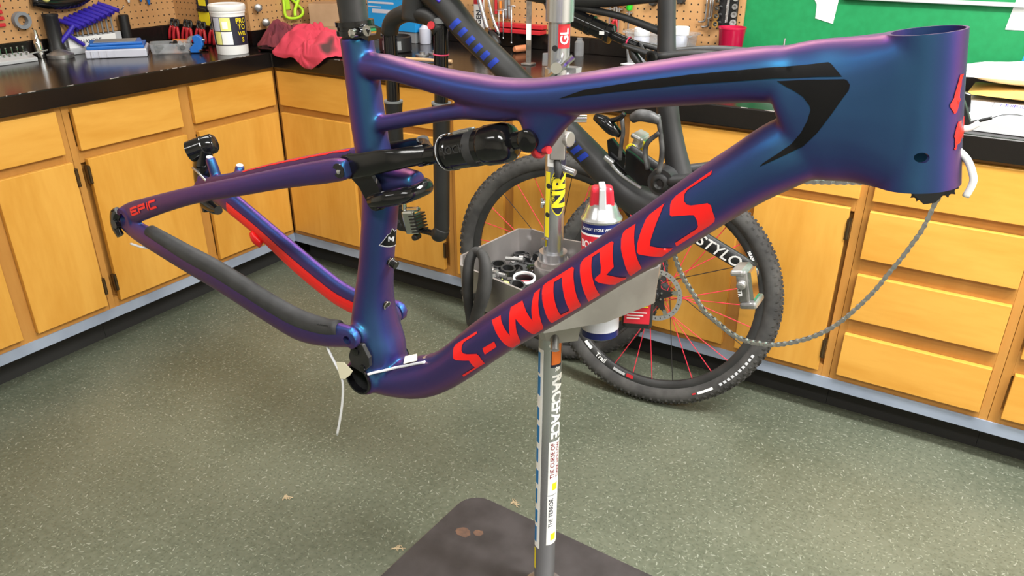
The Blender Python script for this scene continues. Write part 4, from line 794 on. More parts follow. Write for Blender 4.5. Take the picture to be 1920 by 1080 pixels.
for k in range(12):
    z0, z1 = 0.040, 0.075; o = 40 + k * 2.4; w = 0.5 + (k * 7 % 3) * 0.4
    V, F = arc_patch(CA + R(o), CA + R(o + w), z0, z1, cr + 0.0004, 1); mk('barcode_bar', (V, F), 'inkdark', spray)
mk('dome', lathe([(cr + 0.0012, 0.186), (cr + 0.0018, 0.189), (cr - 0.001, 0.192), (0.030, 0.194), (0.024, 0.208), (0.020, 0.212)], n=36), 'steel', spray, smooth=30)
cap = mk('cap', [prism([(-0.0205, 0), (0.0205, 0), (0.0175, 0.032), (-0.0175, 0.032)], (0, 0.030, 0), (0, -0.015, 0.204), (1, 0, 0), (0, 0, 1))], 'canred', spray, bevel=0.006, seg=3); cap.rotation_euler = (0, 0, CA + R(90))
mk('nozzle', [xf(box(-0.0055, 0.0055, -0.019, 0.012, 0.010, 0.034), Matrix.Translation((0, 0, 0.206)))], 'ltgrey', cap, bevel=0.002); mk('nozzle_tip', [lathe([(0.0025, 0), (0.0025, 0.002)], (0, -0.0205, 0.227), (0, 1, 0), 12)], 'yellow', cap)
mk('trigger', [prism([(-0.005, 0.030), (0.005, 0.030), (0.0065, 0.0), (0.006, -0.035), (0.003, -0.045), (-0.003, -0.045), (-0.006, -0.035), (-0.0065, 0.0)], (0, -0.005, 0), (0, -0.0195, 0.206), (1, 0, 0), (0, 0, 1))], 'ltgrey', cap, bevel=0.0015)
mk('straw', [cyl((0.002, -0.0345, 0.145), (0.0, -0.026, 0.170), 0.0015, n=8), cyl((0.004, -0.0345, 0.06), (0.002, -0.0345, 0.145), 0.0013, n=8)], 'canred', cap, smooth=40)
oil = thing('oil_bottle', 'black oil bottle with a red label hanging behind the spray can', 'bottle', (2.010, -0.982, 0.694), rz=R(25))
mk('body', prism(rrect(-0.028, 0.028, -0.016, 0.016, 0.008), (0, 0, 0.105), (0, 0, 0), (1, 0, 0), (0, 1, 0)), 'blackmatte', oil, bevel=0.005)
mk('neck', lathe([(0.012, 0.105), (0.010, 0.118), (0.010, 0.13), (0.004, 0.15)], n=16), 'blackmatte', oil, smooth=40)
lb = mk('label', box(-0.025, 0.022, -0.0168, -0.0162, 0.012, 0.095), 'canred', oil)
mk('print_line', box(-0.022, 0.018, -0.0171, -0.0168, 0.046, 0.0485), 'yellow', lb)
for k in range(3): mk('print_line', box(-0.020, 0.016 - 0.006 * k, -0.0171, -0.0168, 0.034 - 0.006 * k, 0.0362 - 0.006 * k), 'paper', lb)
mk('picture', box(-0.02, 0.016, -0.0172, -0.0168, 0.054, 0.066), 'ltgrey', lb)
# ================================================================== TWO WHEELS LEANING ON THE CABINETS
M['tyre'] = noisy('dusty_tyre_rubber', (0.028, 0.027, 0.027), (0.060, 0.058, 0.056), 18, rough=0.85)
M['rim'] = noisy('black_carbon_rim', (0.014, 0.014, 0.015), (0.03, 0.03, 0.031), 14, rough=0.4)
M['spokered'] = mat('red_spoke', (0.62, 0.03, 0.06), 0.35); M['spokeblk'] = mat('black_spoke', (0.015, 0.015, 0.016), 0.35)
def wheel(label, cx, cy, lean, yaw, rotor, rot0, decals):
    RO = 0.362
    h = Vector((math.cos(yaw), math.sin(yaw), 0)); n = Vector((-math.sin(yaw), math.cos(yaw), 0)); v = Vector((0, 0, 1)) * math.cos(lean) + n * math.sin(lean); w = h.cross(v)
    t = thing('bicycle_wheel', label, 'wheel'); t.matrix_world = Matrix(((h.x, v.x, w.x, cx), (h.y, v.y, w.y, cy), (h.z, v.z, w.z, RO * math.cos(lean) + 0.002), (0, 0, 0, 1)))
    prof = [(0.309, -0.0125), (0.314, -0.019), (0.326, -0.0255), (0.340, -0.026), (0.352, -0.019), (0.3575, -0.008), (0.358, 0), (0.3575, 0.008), (0.352, 0.019), (0.340, 0.026), (0.326, 0.0255), (0.314, 0.019), (0.309, 0.0125)]
    N = 72
    def rev(p): return rings([[(r * math.cos(2 * math.pi * k / N), r * math.sin(2 * math.pi * k / N), z) for r, z in p] for k in range(N)], loop=True)
    tyre = mk('tyre', rev(prof), 'tyre', t, smooth=40)
    V, F = [], []
    def knob(a, z, tilt, da, dz, r0, r1):
        o = len(V)
        for rr in (r0, r1):
            for sa, sz in ((-1, -1), (1, -1), (1, 1), (-1, 1)):
                aa = a + da * sa * (0.8 if rr == r1 else 1); zz = z + dz * sz * (0.8 if rr == r1 else 1); dr = -abs(zz) * tilt; V.append(((rr + dr) * math.cos(aa), (rr + dr) * math.sin(aa), zz))
        F.extend([tuple(o + i for i in q) for q in ((0, 3, 2, 1), (4, 5, 6, 7), (0, 1, 5, 4), (1, 2, 6, 5), (2, 3, 7, 6), (3, 0, 4, 7))])
    K = 88
    for k in range(K):
        a = 2 * math.pi * k / K
        knob(a, 0.005, 0.1, 0.012, 0.0042, 0.355, 0.3625); knob(a + math.pi / K, -0.005, 0.1, 0.012, 0.0042, 0.355, 0.3625)
        knob(a + math.pi / K, 0.0145, 0.40, 0.010, 0.004, 0.3555, 0.3640); knob(a, -0.0145, 0.40, 0.010, 0.004, 0.3555, 0.3640)
        knob(a, 0.0225, 0.85, 0.012, 0.0035, 0.361, 0.3685); knob(a, -0.0225, 0.85, 0.012, 0.0035, 0.361, 0.3685)
    tag(mk('tread_knobs', (V, F), 'tyre', tyre), kind='stuff')
    mk('rim', rev([(0.312, -0.012), (0.313, 0.012), (0.306, 0.0135), (0.296, 0.0125), (0.287, 0.006), (0.286, 0), (0.287, -0.006), (0.296, -0.0125), (0.306, -0.0135)]), 'rim', t, smooth=40)
    hub = mk('hub', [lathe([(0.008, -0.052), (0.010, -0.050), (0.012, -0.036), (0.026, -0.032), (0.026, -0.028), (0.014, -0.022), (0.012, 0), (0.014, 0.022), (0.026, 0.028), (0.026, 0.032), (0.012, 0.036), (0.012, 0.05), (0.009, 0.052)], n=24)], 'blackmatte', t, smooth=35)
    mk('axle_end', [lathe([(0.0065, 0.050), (0.0065, 0.056), (0.0045, 0.0562), (0.0045, 0.054)], n=16)], 'brass', hub, smooth=40)
    S = 28
    for k in range(S):
        a = rot0 + 2 * math.pi * k / S; side = 1 if k % 2 else -1; cross = (1 if (k // 2) % 2 else -1)
        ah = a + cross * 1.15; p0 = (0.0245 * math.cos(ah), 0.0245 * math.sin(ah), 0.030 * side); p1 = (0.288 * math.cos(a), 0.288 * math.sin(a), 0.002 * side)
        mk('spoke', cyl(p0, p1, 0.00135, n=6), 'spokered' if k % 4 != 2 else 'spokeblk', t)
    if rotor:
        rt = mk('brake_rotor', [ring((0, 0, 0.0368), (0, 0, 1), 0.080, 0.0655, 0.0018, 64)], 'steel', t, smooth=40)
        star = []
        for k in range(5):
            a = 2 * math.pi * k / 5 + 0.3
            for rr, da in ((0.026, -0.5), (0.046, -0.20), (0.054, -0.06), (0.054, 0.10), (0.040, 0.22)): star.append((rr * math.cos(a + da), rr * math.sin(a + da)))
        mk('spider', prism(star, (0, 0, 0.003), (0, 0, 0.0360), (1, 0, 0), (0, 1, 0)), 'blackmatte', rt, bevel=0.0006)
        for k in range(5):
            a = 2 * math.pi * k / 5 + 0.32
            mk('rotor_arm', prism([(0.050, -0.006), (0.067, -0.010), (0.069, 0.004), (0.052, 0.006)], (0, 0, 0.002), (0, 0, 0.0369), (math.cos(a), math.sin(a), 0), (-math.sin(a), math.cos(a), 0)), 'chrome', rt)
            mk('rivet', lathe([(0.0035, 0), (0.003, 0.002)], (0.052 * math.cos(a), 0.052 * math.sin(a), 0.0385), (0, 0, 1), 10), 'chrome', rt)
        for k in range(6):
            a = 2 * math.pi * k / 6 + 0.5; mk('rotor_bolt', lathe([(0.0034, 0), (0.003, 0.003), (0.0015, 0.0032)], (0.0195 * math.cos(a), 0.0195 * math.sin(a), 0.039), (0, 0, 1), 10), 'chrome', rt)
        mk('rotor_slot', [xf(box(0.0705, 0.0755, -0.0014, 0.0014, 0.0386, 0.0388), Matrix.Rotation(2 * math.pi * k / 30, 4, 'Z')) for k in range(30)], 'dark', rt)['kind'] = 'stuff'
        mk('centre_bore', ring((0, 0, 0.039), (0, 0, 1), 0.013, 0.0085, 0.006, 24), 'blackmatte', rt, smooth=40)
    def arc_text(body, size, rad, ang, m, z, flip=1, bold=0.0):
        g = text_geo(body, size, 0.0002, bold); V = []
        for p in g[0]:
            if flip > 0: rr, a = rad + p[1], ang - p[0] / rad
            else: rr, a = rad - p[1], ang + p[0] / rad
            V.append((rr * math.cos(a), rr * math.sin(a), z + p[2]))
        return mk('lettering', (V, g[1]), m, t)
    for d in decals:
        if d[0] == 'text': arc_text(*d[1:])
        else:
            _, r0, r1, a0, a1, z, m = d; n_ = 8
            V = [(r * math.cos(a0 + (a1 - a0) * k / n_), r * math.sin(a0 + (a1 - a0) * k / n_), z + q) for k in range(n_ + 1) for q in (0, 0.0003) for r in (r0, r1)]
            F = []
            for k in range(n_): b = 4 * k; F += [(b, b + 4, b + 5, b + 1), (b + 2, b + 3, b + 7, b + 6), (b, b + 2, b + 6, b + 4), (b + 1, b + 5, b + 7, b + 3)]
            F += [(0, 1, 3, 2), (4 * n_, 4 * n_ + 2, 4 * n_ + 3, 4 * n_ + 1)]
            mk('rim_sticker', (V, F), m, t)
    return t
D_ = R
wheel('black knobbly wheel with a brake rotor and red spokes standing behind the tray', 1.7534, -0.1545, 0.1500, 0.0877, True, 0.05,
      [('text', 'Trail', 0.022, 0.298, D_(238), 'paper', 0.0132, -1, 0.02), ('patch', 0.2935, 0.3025, D_(248), D_(256), 0.0130, 'ltgrey'), ('patch', 0.290, 0.302, D_(257), D_(261.5), 0.0131, 'red'), ('patch', 0.2925, 0.3035, D_(224), D_(230), 0.0130, 'paper'),
       ('text', 'SRAM', 0.012, 0.298, D_(33), 'paper', 0.0132, 1, 0.02), ('patch', 0.325, 0.333, D_(300), D_(309), 0.0268, 'paper'), *[('patch', 0.3255, 0.3335, D_(313 + 2.6 * k), D_(314.6 + 2.6 * k), 0.0266, 'silverprint') for k in range(10)], ('patch', 0.326, 0.331, D_(297), D_(299), 0.0268, 'red')])
wheel('black knobbly wheel with red spokes leaning behind the stand pole', 1.3810, -0.1102, 0.0355, 0.1684, False, 0.12,
      [('patch', 0.288, 0.302, D_(58), D_(63), 0.0131, 'red'), ('patch', 0.292, 0.303, D_(45), D_(55), 0.0130, 'ltgrey')])

# ================================================================== THE SECOND BICYCLE, held nose-down behind the pole (plane y = BY)
BY = -0.80
M['carbon'] = noisy('dusty_black_carbon', (0.014, 0.014, 0.015), (0.032, 0.032, 0.034), 9, rough=0.46)
M['fork'] = noisy('dull_black_fork', (0.010, 0.010, 0.011), (0.018, 0.018, 0.019), 12, rough=0.5)
M['blueprint'] = mat('deep_blue_print', (0.012, 0.045, 0.42), 0.35)
M['dustyblack'] = noisy('dusty_black_metal', (0.03, 0.03, 0.032), (0.11, 0.11, 0.112), 40, rough=0.5)
b2 = thing('mountain_bike', 'dusty black mountain bike without wheels hanging behind the stand pole', 'bicycle', (2.016, BY, 0.0))
def L(x, z, y=0.0): return (x - 2.016, y, z)
def bt(pts, r, flat=1.0, n=18, m='carbon', name='tube', parent=None, sub=5): return mk(name, tube([L(*p) for p in pts], r, n=n, sub=sub, flat=flat, ref=(0, 1, 0)), m, parent or b2, smooth=True)
dt = bt([(1.405, 1.262), (1.460, 1.216), (1.518, 1.165), (1.628, 1.086), (1.754, 0.990), (1.851, 0.915), (1.905, 0.878), (1.965, 0.862), (2.020, 0.870)], [0.034, 0.030, 0.027, 0.026, 0.027, 0.030, 0.032, 0.034, 0.034], flat=1.0, name='down_tube')
mk('seatpost', cyl(L(1.9355, 1.30), L(1.9360, 1.52), 0.0145, n=24), 'carbonpost', b2, smooth=40)
stb = bt([(1.940, 1.32), (1.946, 1.252), (1.953, 1.175), (1.965, 1.065), (1.982, 1.000), (2.000, 0.945), (2.018, 0.880)], [0.0165, 0.0165, 0.0170, 0.021, 0.0215, 0.024, 0.032], name='seat_tube')
bt([(1.410, 1.285), (1.55, 1.270), (1.70, 1.250), (1.80, 1.246), (1.935, 1.262)], [0.022, 0.019, 0.017, 0.015, 0.014], name='top_tube')
bt([(1.700, 1.240), (1.787, 1.229), (1.860, 1.219), (1.944, 1.197)], [0.010, 0.0068, 0.0065, 0.0075], name='top_tube_brace')
bt([(1.715, 1.240), (1.722, 1.222), (1.738, 1.216)], [0.020, 0.017, 0.012], name='shock_mount')
bt([(1.392, 1.290), (1.375, 1.225), (1.368, 1.185)], [0.026, 0.027, 0.028], name='head_tube')
mk('bottom_bracket', cyl(L(2.016, 0.874, -0.046), L(2.016, 0.874, 0.046), 0.030, n=28), 'carbon', b2, smooth=40)
for s in (-1, 1):
    bt([(1.948, 1.158, 0.030 * s), (2.05, 1.170, 0.034 * s), (2.20, 1.160, 0.055 * s), (2.40, 1.128, 0.070 * s)], [0.010, 0.0095, 0.0085, 0.010], name='seat_stay', flat=0.8)
    bt([(1.995, 0.935, 0.040 * s), (2.06, 0.955, 0.046 * s), (2.20, 1.005, 0.060 * s), (2.40, 1.118, 0.072 * s)], [0.016, 0.014, 0.012, 0.012], name='chain_stay', flat=0.7)
    mk('pivot_bolt', [lathe([(0.012, 0), (0.012, 0.006), (0.009, 0.009), (0.005, 0.009), (0.005, 0.005)], L(1.942, 1.158, 0.036 * s), (0, s, 0), 20)], 'blackgloss', b2, smooth=40)
    mk('dropout', prism([(-0.02, -0.02), (0.02, -0.015), (0.022, 0.02), (-0.02, 0.025)], (0, 0.006, 0), L(2.405, 1.122, 0.068 * s), (1, 0, 0), (0, 0, 1)), 'carbon', b2, bevel=0.003)
    bt([(1.878, 1.172, 0.022 * s), (1.912, 1.166, 0.028 * s), (1.946, 1.158, 0.030 * s)], [0.007, 0.009, 0.011], name='shock_link', m='blackmatte', flat=0.6)
    bt([(1.915, 1.140, 0.024 * s), (1.900, 1.155, 0.022 * s), (1.892, 1.170, 0.020 * s)], [0.006, 0.008, 0.006], name='rocker', m='blackmatte')
mk('pivot_bolt', [lathe([(0.018, 0), (0.018, 0.004), (0.012, 0.008), (0.010, 0.008), (0.006, 0.004)], L(1.983, 0.932, -0.050), (0, -1, 0), 24)], 'blackmatte', b2, smooth=40)
mk('main_pivot_housing', [lathe([(0.026, 0), (0.028, 0.02), (0.028, 0.08), (0.026, 0.10)], L(1.983, 0.932, -0.050), (0, 1, 0), 24)], 'carbon', b2, smooth=40)
sh = mk('rear_shock', [lathe([(0.010, 0), (0.0175, 0.004), (0.0175, 0.055), (0.019, 0.057), (0.019, 0.066), (0.0165, 0.068), (0.0165, 0.098), (0.018, 0.100), (0.018, 0.110), (0.0085, 0.113), (0.0085, 0.165)], L(1.738, 1.219), (0.945, 0, -0.30), 26)], 'blackgloss', b2, smooth=35)
mk('o_ring', torus(Vector(L(1.738, 1.219)) + Vector((0.945, 0, -0.30)).normalized() * 0.146, (0.945, 0, -0.30), 0.0095, 0.0016, 20, 6), mat('pink_o_ring', (0.70, 0.05, 0.13), 0.4), sh, smooth=True)
mk('label', box(-0.005, 0.005, -0.0005, 0.0005, -0.003, 0.003), 'paper', sh, loc=Vector(L(1.830, 1.190, -0.0185)))
# blue block letters down the tube's flank
DT_BVH = bvh(dt)
for k, (x, z) in enumerate(((1.497, 1.186), (1.516, 1.171), (1.535, 1.156), (1.553, 1.142), (1.571, 1.129), (1.590, 1.115), (1.760, 0.988), (1.775, 0.974), (1.790, 0.962), (1.806, 0.950))):
    ax = Vector((0.80, 0, -0.60)) if x < 1.7 else Vector((0.78, 0, -0.62)); nx = Vector((0.6, 0, 0.8)); V, F = [], []
    hw = 0.013 if k in (0, 5) else 0.010
    for i in range(9):
        t_ = -hw + 2 * hw * i / 8
        for e in (-0.0058, 0.0, 0.0058):
            co, no, _, _ = DT_BVH.find_nearest(Vector(L(x, z, -0.022)) + nx * t_ + ax * (e + 0.25 * t_)); V.append(co + no * 0.0006)
    for i in range(8):
        for e in (0, 1): F.append((3 * i + e, 3 * i + 3 + e, 3 * i + 4 + e, 3 * i + 1 + e))
    mk('letter', (V, F), 'blueprint', dt, smooth=True)
mk('purple_stripe', tube([L(1.418, 1.262, -0.030), L(1.440, 1.246, -0.0305), L(1.462, 1.228, -0.029)], 0.0035, n=8), mat('violet_stripe', (0.05, 0.03, 0.42), 0.35), dt, smooth=True)
# fork turned sideways: crown, two legs, thru axle, caliper
mk('fork_crown', tube([L(1.288, 1.150, 0.01), L(1.305, 1.178, 0.005), L(1.345, 1.196, 0), L(1.392, 1.196, 0), L(1.430, 1.188, -0.005), L(1.450, 1.166, -0.01)], [0.020, 0.021, 0.022, 0.023, 0.022, 0.021], n=14, flat=0.85), 'fork', b2, smooth=True)
for (x0, z0, y0), (x1, z1, y1), tag_ in (((1.449, 1.170, -0.010), (1.430, 0.700, -0.010), 1), ((1.290, 1.150, 0.010), (1.283, 0.690, 0.010), 0)):
    p0, p1 = Vector(L(x0, z0, y0)), Vector(L(x1, z1, y1)); d = p1 - p0; k = 0.330
    mk('stanchion', cyl(p0 + d * -0.02, p0 + d * 0.36, 0.0155, n=22), 'blackgloss', b2, smooth=40)
    mk('lower_leg', [lathe([(0.0205, 0), (0.0215, 0.006), (0.0205, 0.014), (0.0195, 0.03), (0.0188, 0.20), (0.0185, d.length * (1 - k) - 0.02), (0.013, d.length * (1 - k) + 0.004)], p0 + d * k, d, 24)], 'fork', b2, smooth=35)
    mk('wiper_seal', ring(p0 + d * (k - 0.002), d, 0.0222, 0.0156, 0.004, 24), 'grey', b2, smooth=40)
    mk('top_cap', lathe([(0.017, 0), (0.017, 0.008), (0.010, 0.011)], p0 - d.normalized() * 0.014, -d, 20), 'grey', b2, smooth=40)
    if tag_:
        mk('o_ring', torus(p0 + d * 0.108, d, 0.0165, 0.0016, 22, 6), mat('pink_ring', (0.75, 0.06, 0.16), 0.4), b2, smooth=True)
        mk('crown_badge', xf(lathe([(0.009, 0), (0.008, 0.002)], (0, 0, 0), (0.1, -1, 0.25), 18), Matrix.Translation(Vector(L(1.438, 1.180, -0.030)))), 'red', b2)
mk('leg_foot', [tube([L(1.432, 0.715, -0.01), L(1.425, 0.700, -0.012), L(1.412, 0.694, -0.012)], [0.019, 0.020, 0.016], n=14)], 'fork', b2, smooth=True)
mk('leg_foot', [tube([L(1.283, 0.705, 0.01), L(1.290, 0.692, 0.01), L(1.302, 0.688, 0.01)], [0.018, 0.019, 0.015], n=14)], 'fork', b2, smooth=True)
mk('thru_axle', cyl(L(1.30, 0.688, 0.008), L(1.420, 0.696, -0.010), 0.0075, n=18), 'blackgloss', b2, smooth=40)
cal = mk('brake_caliper', [xf(box(-0.020, 0.020, -0.016, 0.016, -0.030, 0.030), Matrix.Translation(L(1.338, 0.712, -0.004)) @ Matrix.Rotation(R(-12), 4, 'Y')), cyl(L(1.325, 0.742, -0.01), L(1.368, 0.752, -0.012), 0.006, n=12), cyl(L(1.318, 0.735, -0.01), L(1.318, 0.762, -0.01), 0.006, n=12)], 'chrome', b2, bevel=0.006)
mk('cooling_fin', [xf(box(0.004, 0.026, -0.0195, 0.0195, -0.024 + 0.008 * k, -0.0205 + 0.008 * k), Matrix.Translation(L(1.340, 0.712, -0.004)) @ Matrix.Rotation(R(-12), 4, 'Y')) for k in range(6)], 'blackmatte', cal)['kind'] = 'stuff'
mk('caliper_mount', [xf(box(-0.02, 0.02, -0.008, 0.008, -0.012, 0.05), Matrix.Translation(L(1.312, 0.690, 0.004))), cyl(L(1.345, 0.672, -0.014), L(1.345, 0.672, 0.01), 0.008, n=14)], 'blackmatte', b2, bevel=0.003)
# crankset, pedals
def crank(x1, z1, y, name): return mk(name, tube([L(2.016, 0.874, y), L(2.016 + 0.25 * (x1 - 2.016), 0.874 + 0.25 * (z1 - 0.874), y), L(x1, z1, y)], [0.020, 0.0165, 0.0150], n=16, flat=0.55, ref=Vector((x1 - 2.016, 0, z1 - 0.874)).cross(Vector((0, 1, 0))).normalized()), 'blackmatte', b2, smooth=True)
cn = crank(2.184, 0.808, -0.075, 'crank_arm'); cf = crank(1.862, 0.948, 0.075, 'crank_arm')
ca = (Vector(L(2.184, 0.808)) - Vector(L(2.016, 0.874))).normalized()
mk('lettering', place(text_geo('STYLO', 0.030, 0.0002, 0.01, 0.25), Vector(L(2.118, 0.8340, -0.0840)), ca, Vector((0, -1, 0)).cross(ca)), 'paper', cn)
for x, z, y, s, par in ((2.184, 0.808, -0.075, -1, cn), (1.862, 0.948, 0.075, 1, cf)):
    mk('pedal_washer', ring(L(x, z, y + 0.009 * s), (0, s, 0), 0.012, 0.008, 0.003, 20), 'steel' if s < 0 else 'yellow', par, smooth=40)
    c = Vector(L(x, z, y + 0.050 * s)); A_ = Matrix.Translation(c) @ Matrix.Rotation(R(-14 if s < 0 else 20), 4, 'Y')
    pd = mk('pedal', [xf(lathe([(0.008, -0.04 * s if s > 0 else -0.032), (0.010, 0.0), (0.008, 0.032)], (0, 0, 0), (0, 1, 0), 18), A_), xf(box(-0.010, 0.010, -0.022, 0.022, -0.036, 0.024), A_), xf(box(-0.018, 0.006, -0.026, 0.026, 0.016, 0.026), A_), xf(box(-0.008, 0.022, -0.026, 0.026, -0.046, -0.034), A_)], 'dirtysteel', b2, bevel=0.004)
    mk('pedal_spring', [xf(cyl((0.012, -0.016, -0.036), (0.012, 0.016, -0.036), 0.006, n=14), A_), xf(box(0.008, 0.016, -0.016, 0.016, -0.03, 0.02), A_)], 'chrome', pd, smooth=40)
    mk('spindle', cyl(L(x, z, y), L(x, z, y + 0.030 * s), 0.0055, n=14), 'steel', pd, smooth=40)
mk('lettering', place(text_geo('XTR', 0.010, 0.0002, 0.02), Vector(L(2.182, 0.794, -0.1480)), (0.25, 0, -0.97), (0.97, 0, 0.25)), 'paper', b2)
cring = [(0.062 * (1 + 0.05 * (k % 2)) * math.cos(2 * math.pi * k / 64), 0.062 * (1 + 0.05 * (k % 2)) * math.sin(2 * math.pi * k / 64)) for k in range(64)]
mk('chainring', prism(cring, (0, 0.004, 0), L(2.016, 0.874, 0.048), (1, 0, 0), (0, 0, 1)), 'blackmatte', b2)
# controls dangling from the bare cockpit in front of the seat tube
mk('brake_lever', [tube([L(1.842, 1.040, -0.05), L(1.862, 1.034, -0.055), L(1.880, 1.022, -0.055), L(1.896, 1.012, -0.05)], [0.008, 0.012, 0.012, 0.006], n=12), tube([L(1.872, 1.036, -0.055), L(1.895, 1.046, -0.06), L(1.905, 1.056, -0.06)], 0.005, n=8)], 'blackgloss', b2, smooth=True)
mk('brake_lever', [tube([L(1.920, 1.048, -0.055), L(1.935, 1.056, -0.06), L(1.955, 1.056, -0.06), L(1.972, 1.050, -0.055)], [0.009, 0.011, 0.011, 0.008], n=12)], 'dustyblack', b2, smooth=True)
mk('control_hose', [tube([L(1.898, 1.045, -0.055), L(1.903, 1.020, -0.056), L(1.901, 1.000, -0.056), L(1.898, 0.965, -0.052)], 0.0042, n=8)], 'dustyblack', b2, smooth=True)
mk('pedal_cage', [tube([L(1.966, 1.060, -0.05), L(1.974, 1.030, -0.05), L(1.981, 0.990, -0.05), L(1.978, 0.950, -0.05)], 0.005, n=8), tube([L(1.974, 1.028, -0.05), L(1.952, 1.006, -0.05), L(1.948, 0.985, -0.05), L(1.956, 0.955, -0.05)], 0.0075, n=8, flat=0.6)], 'dustyblack', b2, smooth=True)
mk('front_derailleur', [prism([(1.905, 0.985), (1.925, 0.975), (1.972, 0.945), (1.975, 0.918), (1.940, 0.918), (1.905, 0.940)], (0, 0.010, 0), L(0, 0, -0.045), (1, 0, 0), (0, 0, 1)), prism([(1.862, 0.995), (1.872, 1.000), (1.905, 0.970), (1.915, 0.935), (1.905, 0.930), (1.868, 0.960)], (0, 0.012, 0), L(0, 0, -0.04), (1, 0, 0), (0, 0, 1))], 'blackgloss', b2, bevel=0.002)
mk('cable_guide', [tube([L(1.872, 0.958, -0.048), L(1.900, 0.936, -0.05), L(1.945, 0.915, -0.05)], 0.003, n=8), cyl(L(1.866, 0.965, -0.05), L(1.884, 0.955, -0.05), 0.006, n=12)], 'steel', b2, smooth=40)
# rear derailleur cage and pulleys
rd = mk('rear_derailleur', [prism([(-0.030, 0.010), (0.005, 0.030), (0.026, 0.026), (0.030, 0.012), (0.012, -0.018), (-0.004, -0.024), (-0.028, -0.006)], (0, 0.002, 0), L(2.428, 0.977, 0.010), (1, 0, 0), (0, 0, 1)), prism([(0.005, 0.02), (0.026, 0.026), (0.045, 0.10), (0.03, 0.13), (0.01, 0.11)], (0, 0.02, 0), L(2.415, 0.995, 0.016), (1, 0, 0), (0, 0, 1))], 'blackmatte', b2, bevel=0.001)
for x, z in ((2.415, 0.974), (2.448, 0.987)):
    P = [((0.016 if k % 3 else 0.0205) * math.cos(2 * math.pi * k / 33), (0.016 if k % 3 else 0.0205) * math.sin(2 * math.pi * k / 33)) for k in range(33)]
    mk('pulley', prism(P, (0, 0.004, 0), L(x, z, 0.018), (1, 0, 0), (0, 0, 1)), 'blackmatte', rd)
mk('shift_cable', tube([(2.444 - 2.016, 0.10, 1.070), (2.474 - 2.016, 0.10, 1.083), (2.488 - 2.016, 0.10, 1.089)], 0.0028, n=8), 'blackmatte', b2, smooth=True)
mk('inner_cable', tube([(2.486 - 2.016, 0.10, 1.088), (2.505 - 2.016, 0.10, 1.096), (2.53 - 2.016, 0.10, 1.097), (2.56 - 2.016, 0.10, 1.090)], 0.0008, n=6), 'blackmatte', b2, smooth=True)
# the hanging chain: one thing, every link a part
chain = thing('bicycle_chain', 'slack silver chain sagging from the derailleur across the wheel', 'chain', (2.2, -0.776, 0.0))
CP = [(2.446, 0.975), (2.440, 0.955), (2.437, 0.939), (2.431, 0.907), (2.422, 0.881), (2.41, 0.848), (2.395, 0.814), (2.38, 0.778), (2.36, 0.741), (2.334, 0.7), (2.306, 0.668), (2.271, 0.641), (2.227, 0.618), (2.192, 0.611), (2.166, 0.61), (2.134, 0.618), (2.105, 0.634), (2.076, 0.652), (2.05, 0.683), (2.022, 0.718), (2.001, 0.758), (1.986, 0.804), (1.984, 0.83)]
CT = [(2.03, 0.936), (2.127, 0.943), (2.234, 0.957), (2.317, 0.970), (2.395, 0.985)]
PITCH = 0.0127
def resample(pts, step):
    S = [Vector(p) for p in spline(pts, 10)]; out = [S[0]]; acc = 0
    for a, b in zip(S, S[1:]):
        d = (b - a).length; 
        while acc + d >= step:
            t = (step - acc) / d; a = a.lerp(b, t); out.append(a.copy()); d = (b - a).length; acc = 0
        acc += d
    return out
def plate_poly(hw, wa):
    P = []
    for s, c in ((1, PITCH / 2), (-1, -PITCH / 2)):
        for k in range(5): a = R(-90 + 45 * k) if s > 0 else R(90 + 45 * k); P.append((c + hw * math.cos(a), hw * math.sin(a)))
        P.append((0, hw * wa * s) if False else (c * 0.3 * 0, s * hw * wa))
    return P
def link_geo(w): return [prism(plate_poly(0.0042, 0.62), (0, 0.0009, 0), (0, y, 0), (1, 0, 0), (0, 0, 1)) for y in (-w, w - 0.0009)]
src = {0: mk('chain_link', link_geo(0.0032) + [cyl((q, -0.0032, 0), (q, 0.0032, 0), 0.0036, n=8) for q in (-PITCH / 2, PITCH / 2)], 'steel', chain), 1: mk('chain_link', link_geo(0.0044) + [cyl((q, -0.0047, 0), (q, 0.0047, 0), 0.0017, n=8) for q in (-PITCH / 2, PITCH / 2)], 'dirtysteel', chain)}
first = {0: True, 1: True}; ci = 0
for path in (CP, CT):
    Q = resample(path, PITCH)
    for a, b in zip(Q, Q[1:]):
        k = ci % 2; ci += 1
        o = src[k] if first[k] else copy_part(src[k], chain); first[k] = False
        m_ = (a + b) / 2; o.location = (m_.x - 2.2, 0, m_.y); o.rotation_euler = (0, -math.atan2(b.y - a.y, b.x - a.x), 0)
# ================================================================== THINGS ON THE COUNTER AND ON THE PEGBOARDS
CZ = 0.9156
M['purple'] = mat('violet_grip', (0.035, 0.02, 0.36), 0.4); M['cardboard'] = noisy('cardboard', (0.36, 0.22, 0.12), (0.44, 0.28, 0.16), 12, rough=0.8)
M['foggy'] = mat('foggy_plastic', (0.52, 0.53, 0.62), 0.3); M['sky'] = mat('sky_blue_card', (0.01, 0.26, 0.62), 0.45)
M['manila'] = noisy('manila_paper', (0.62, 0.38, 0.10), (0.74, 0.48, 0.14), 10, rough=0.7)
def on(name, geos, m, label, cat, loc, rz=0, group=None, **k):
    o = mk(name, geos, m, **k); o.location = loc; o.rotation_euler = (0, 0, rz); return tag(o, label, cat, group)
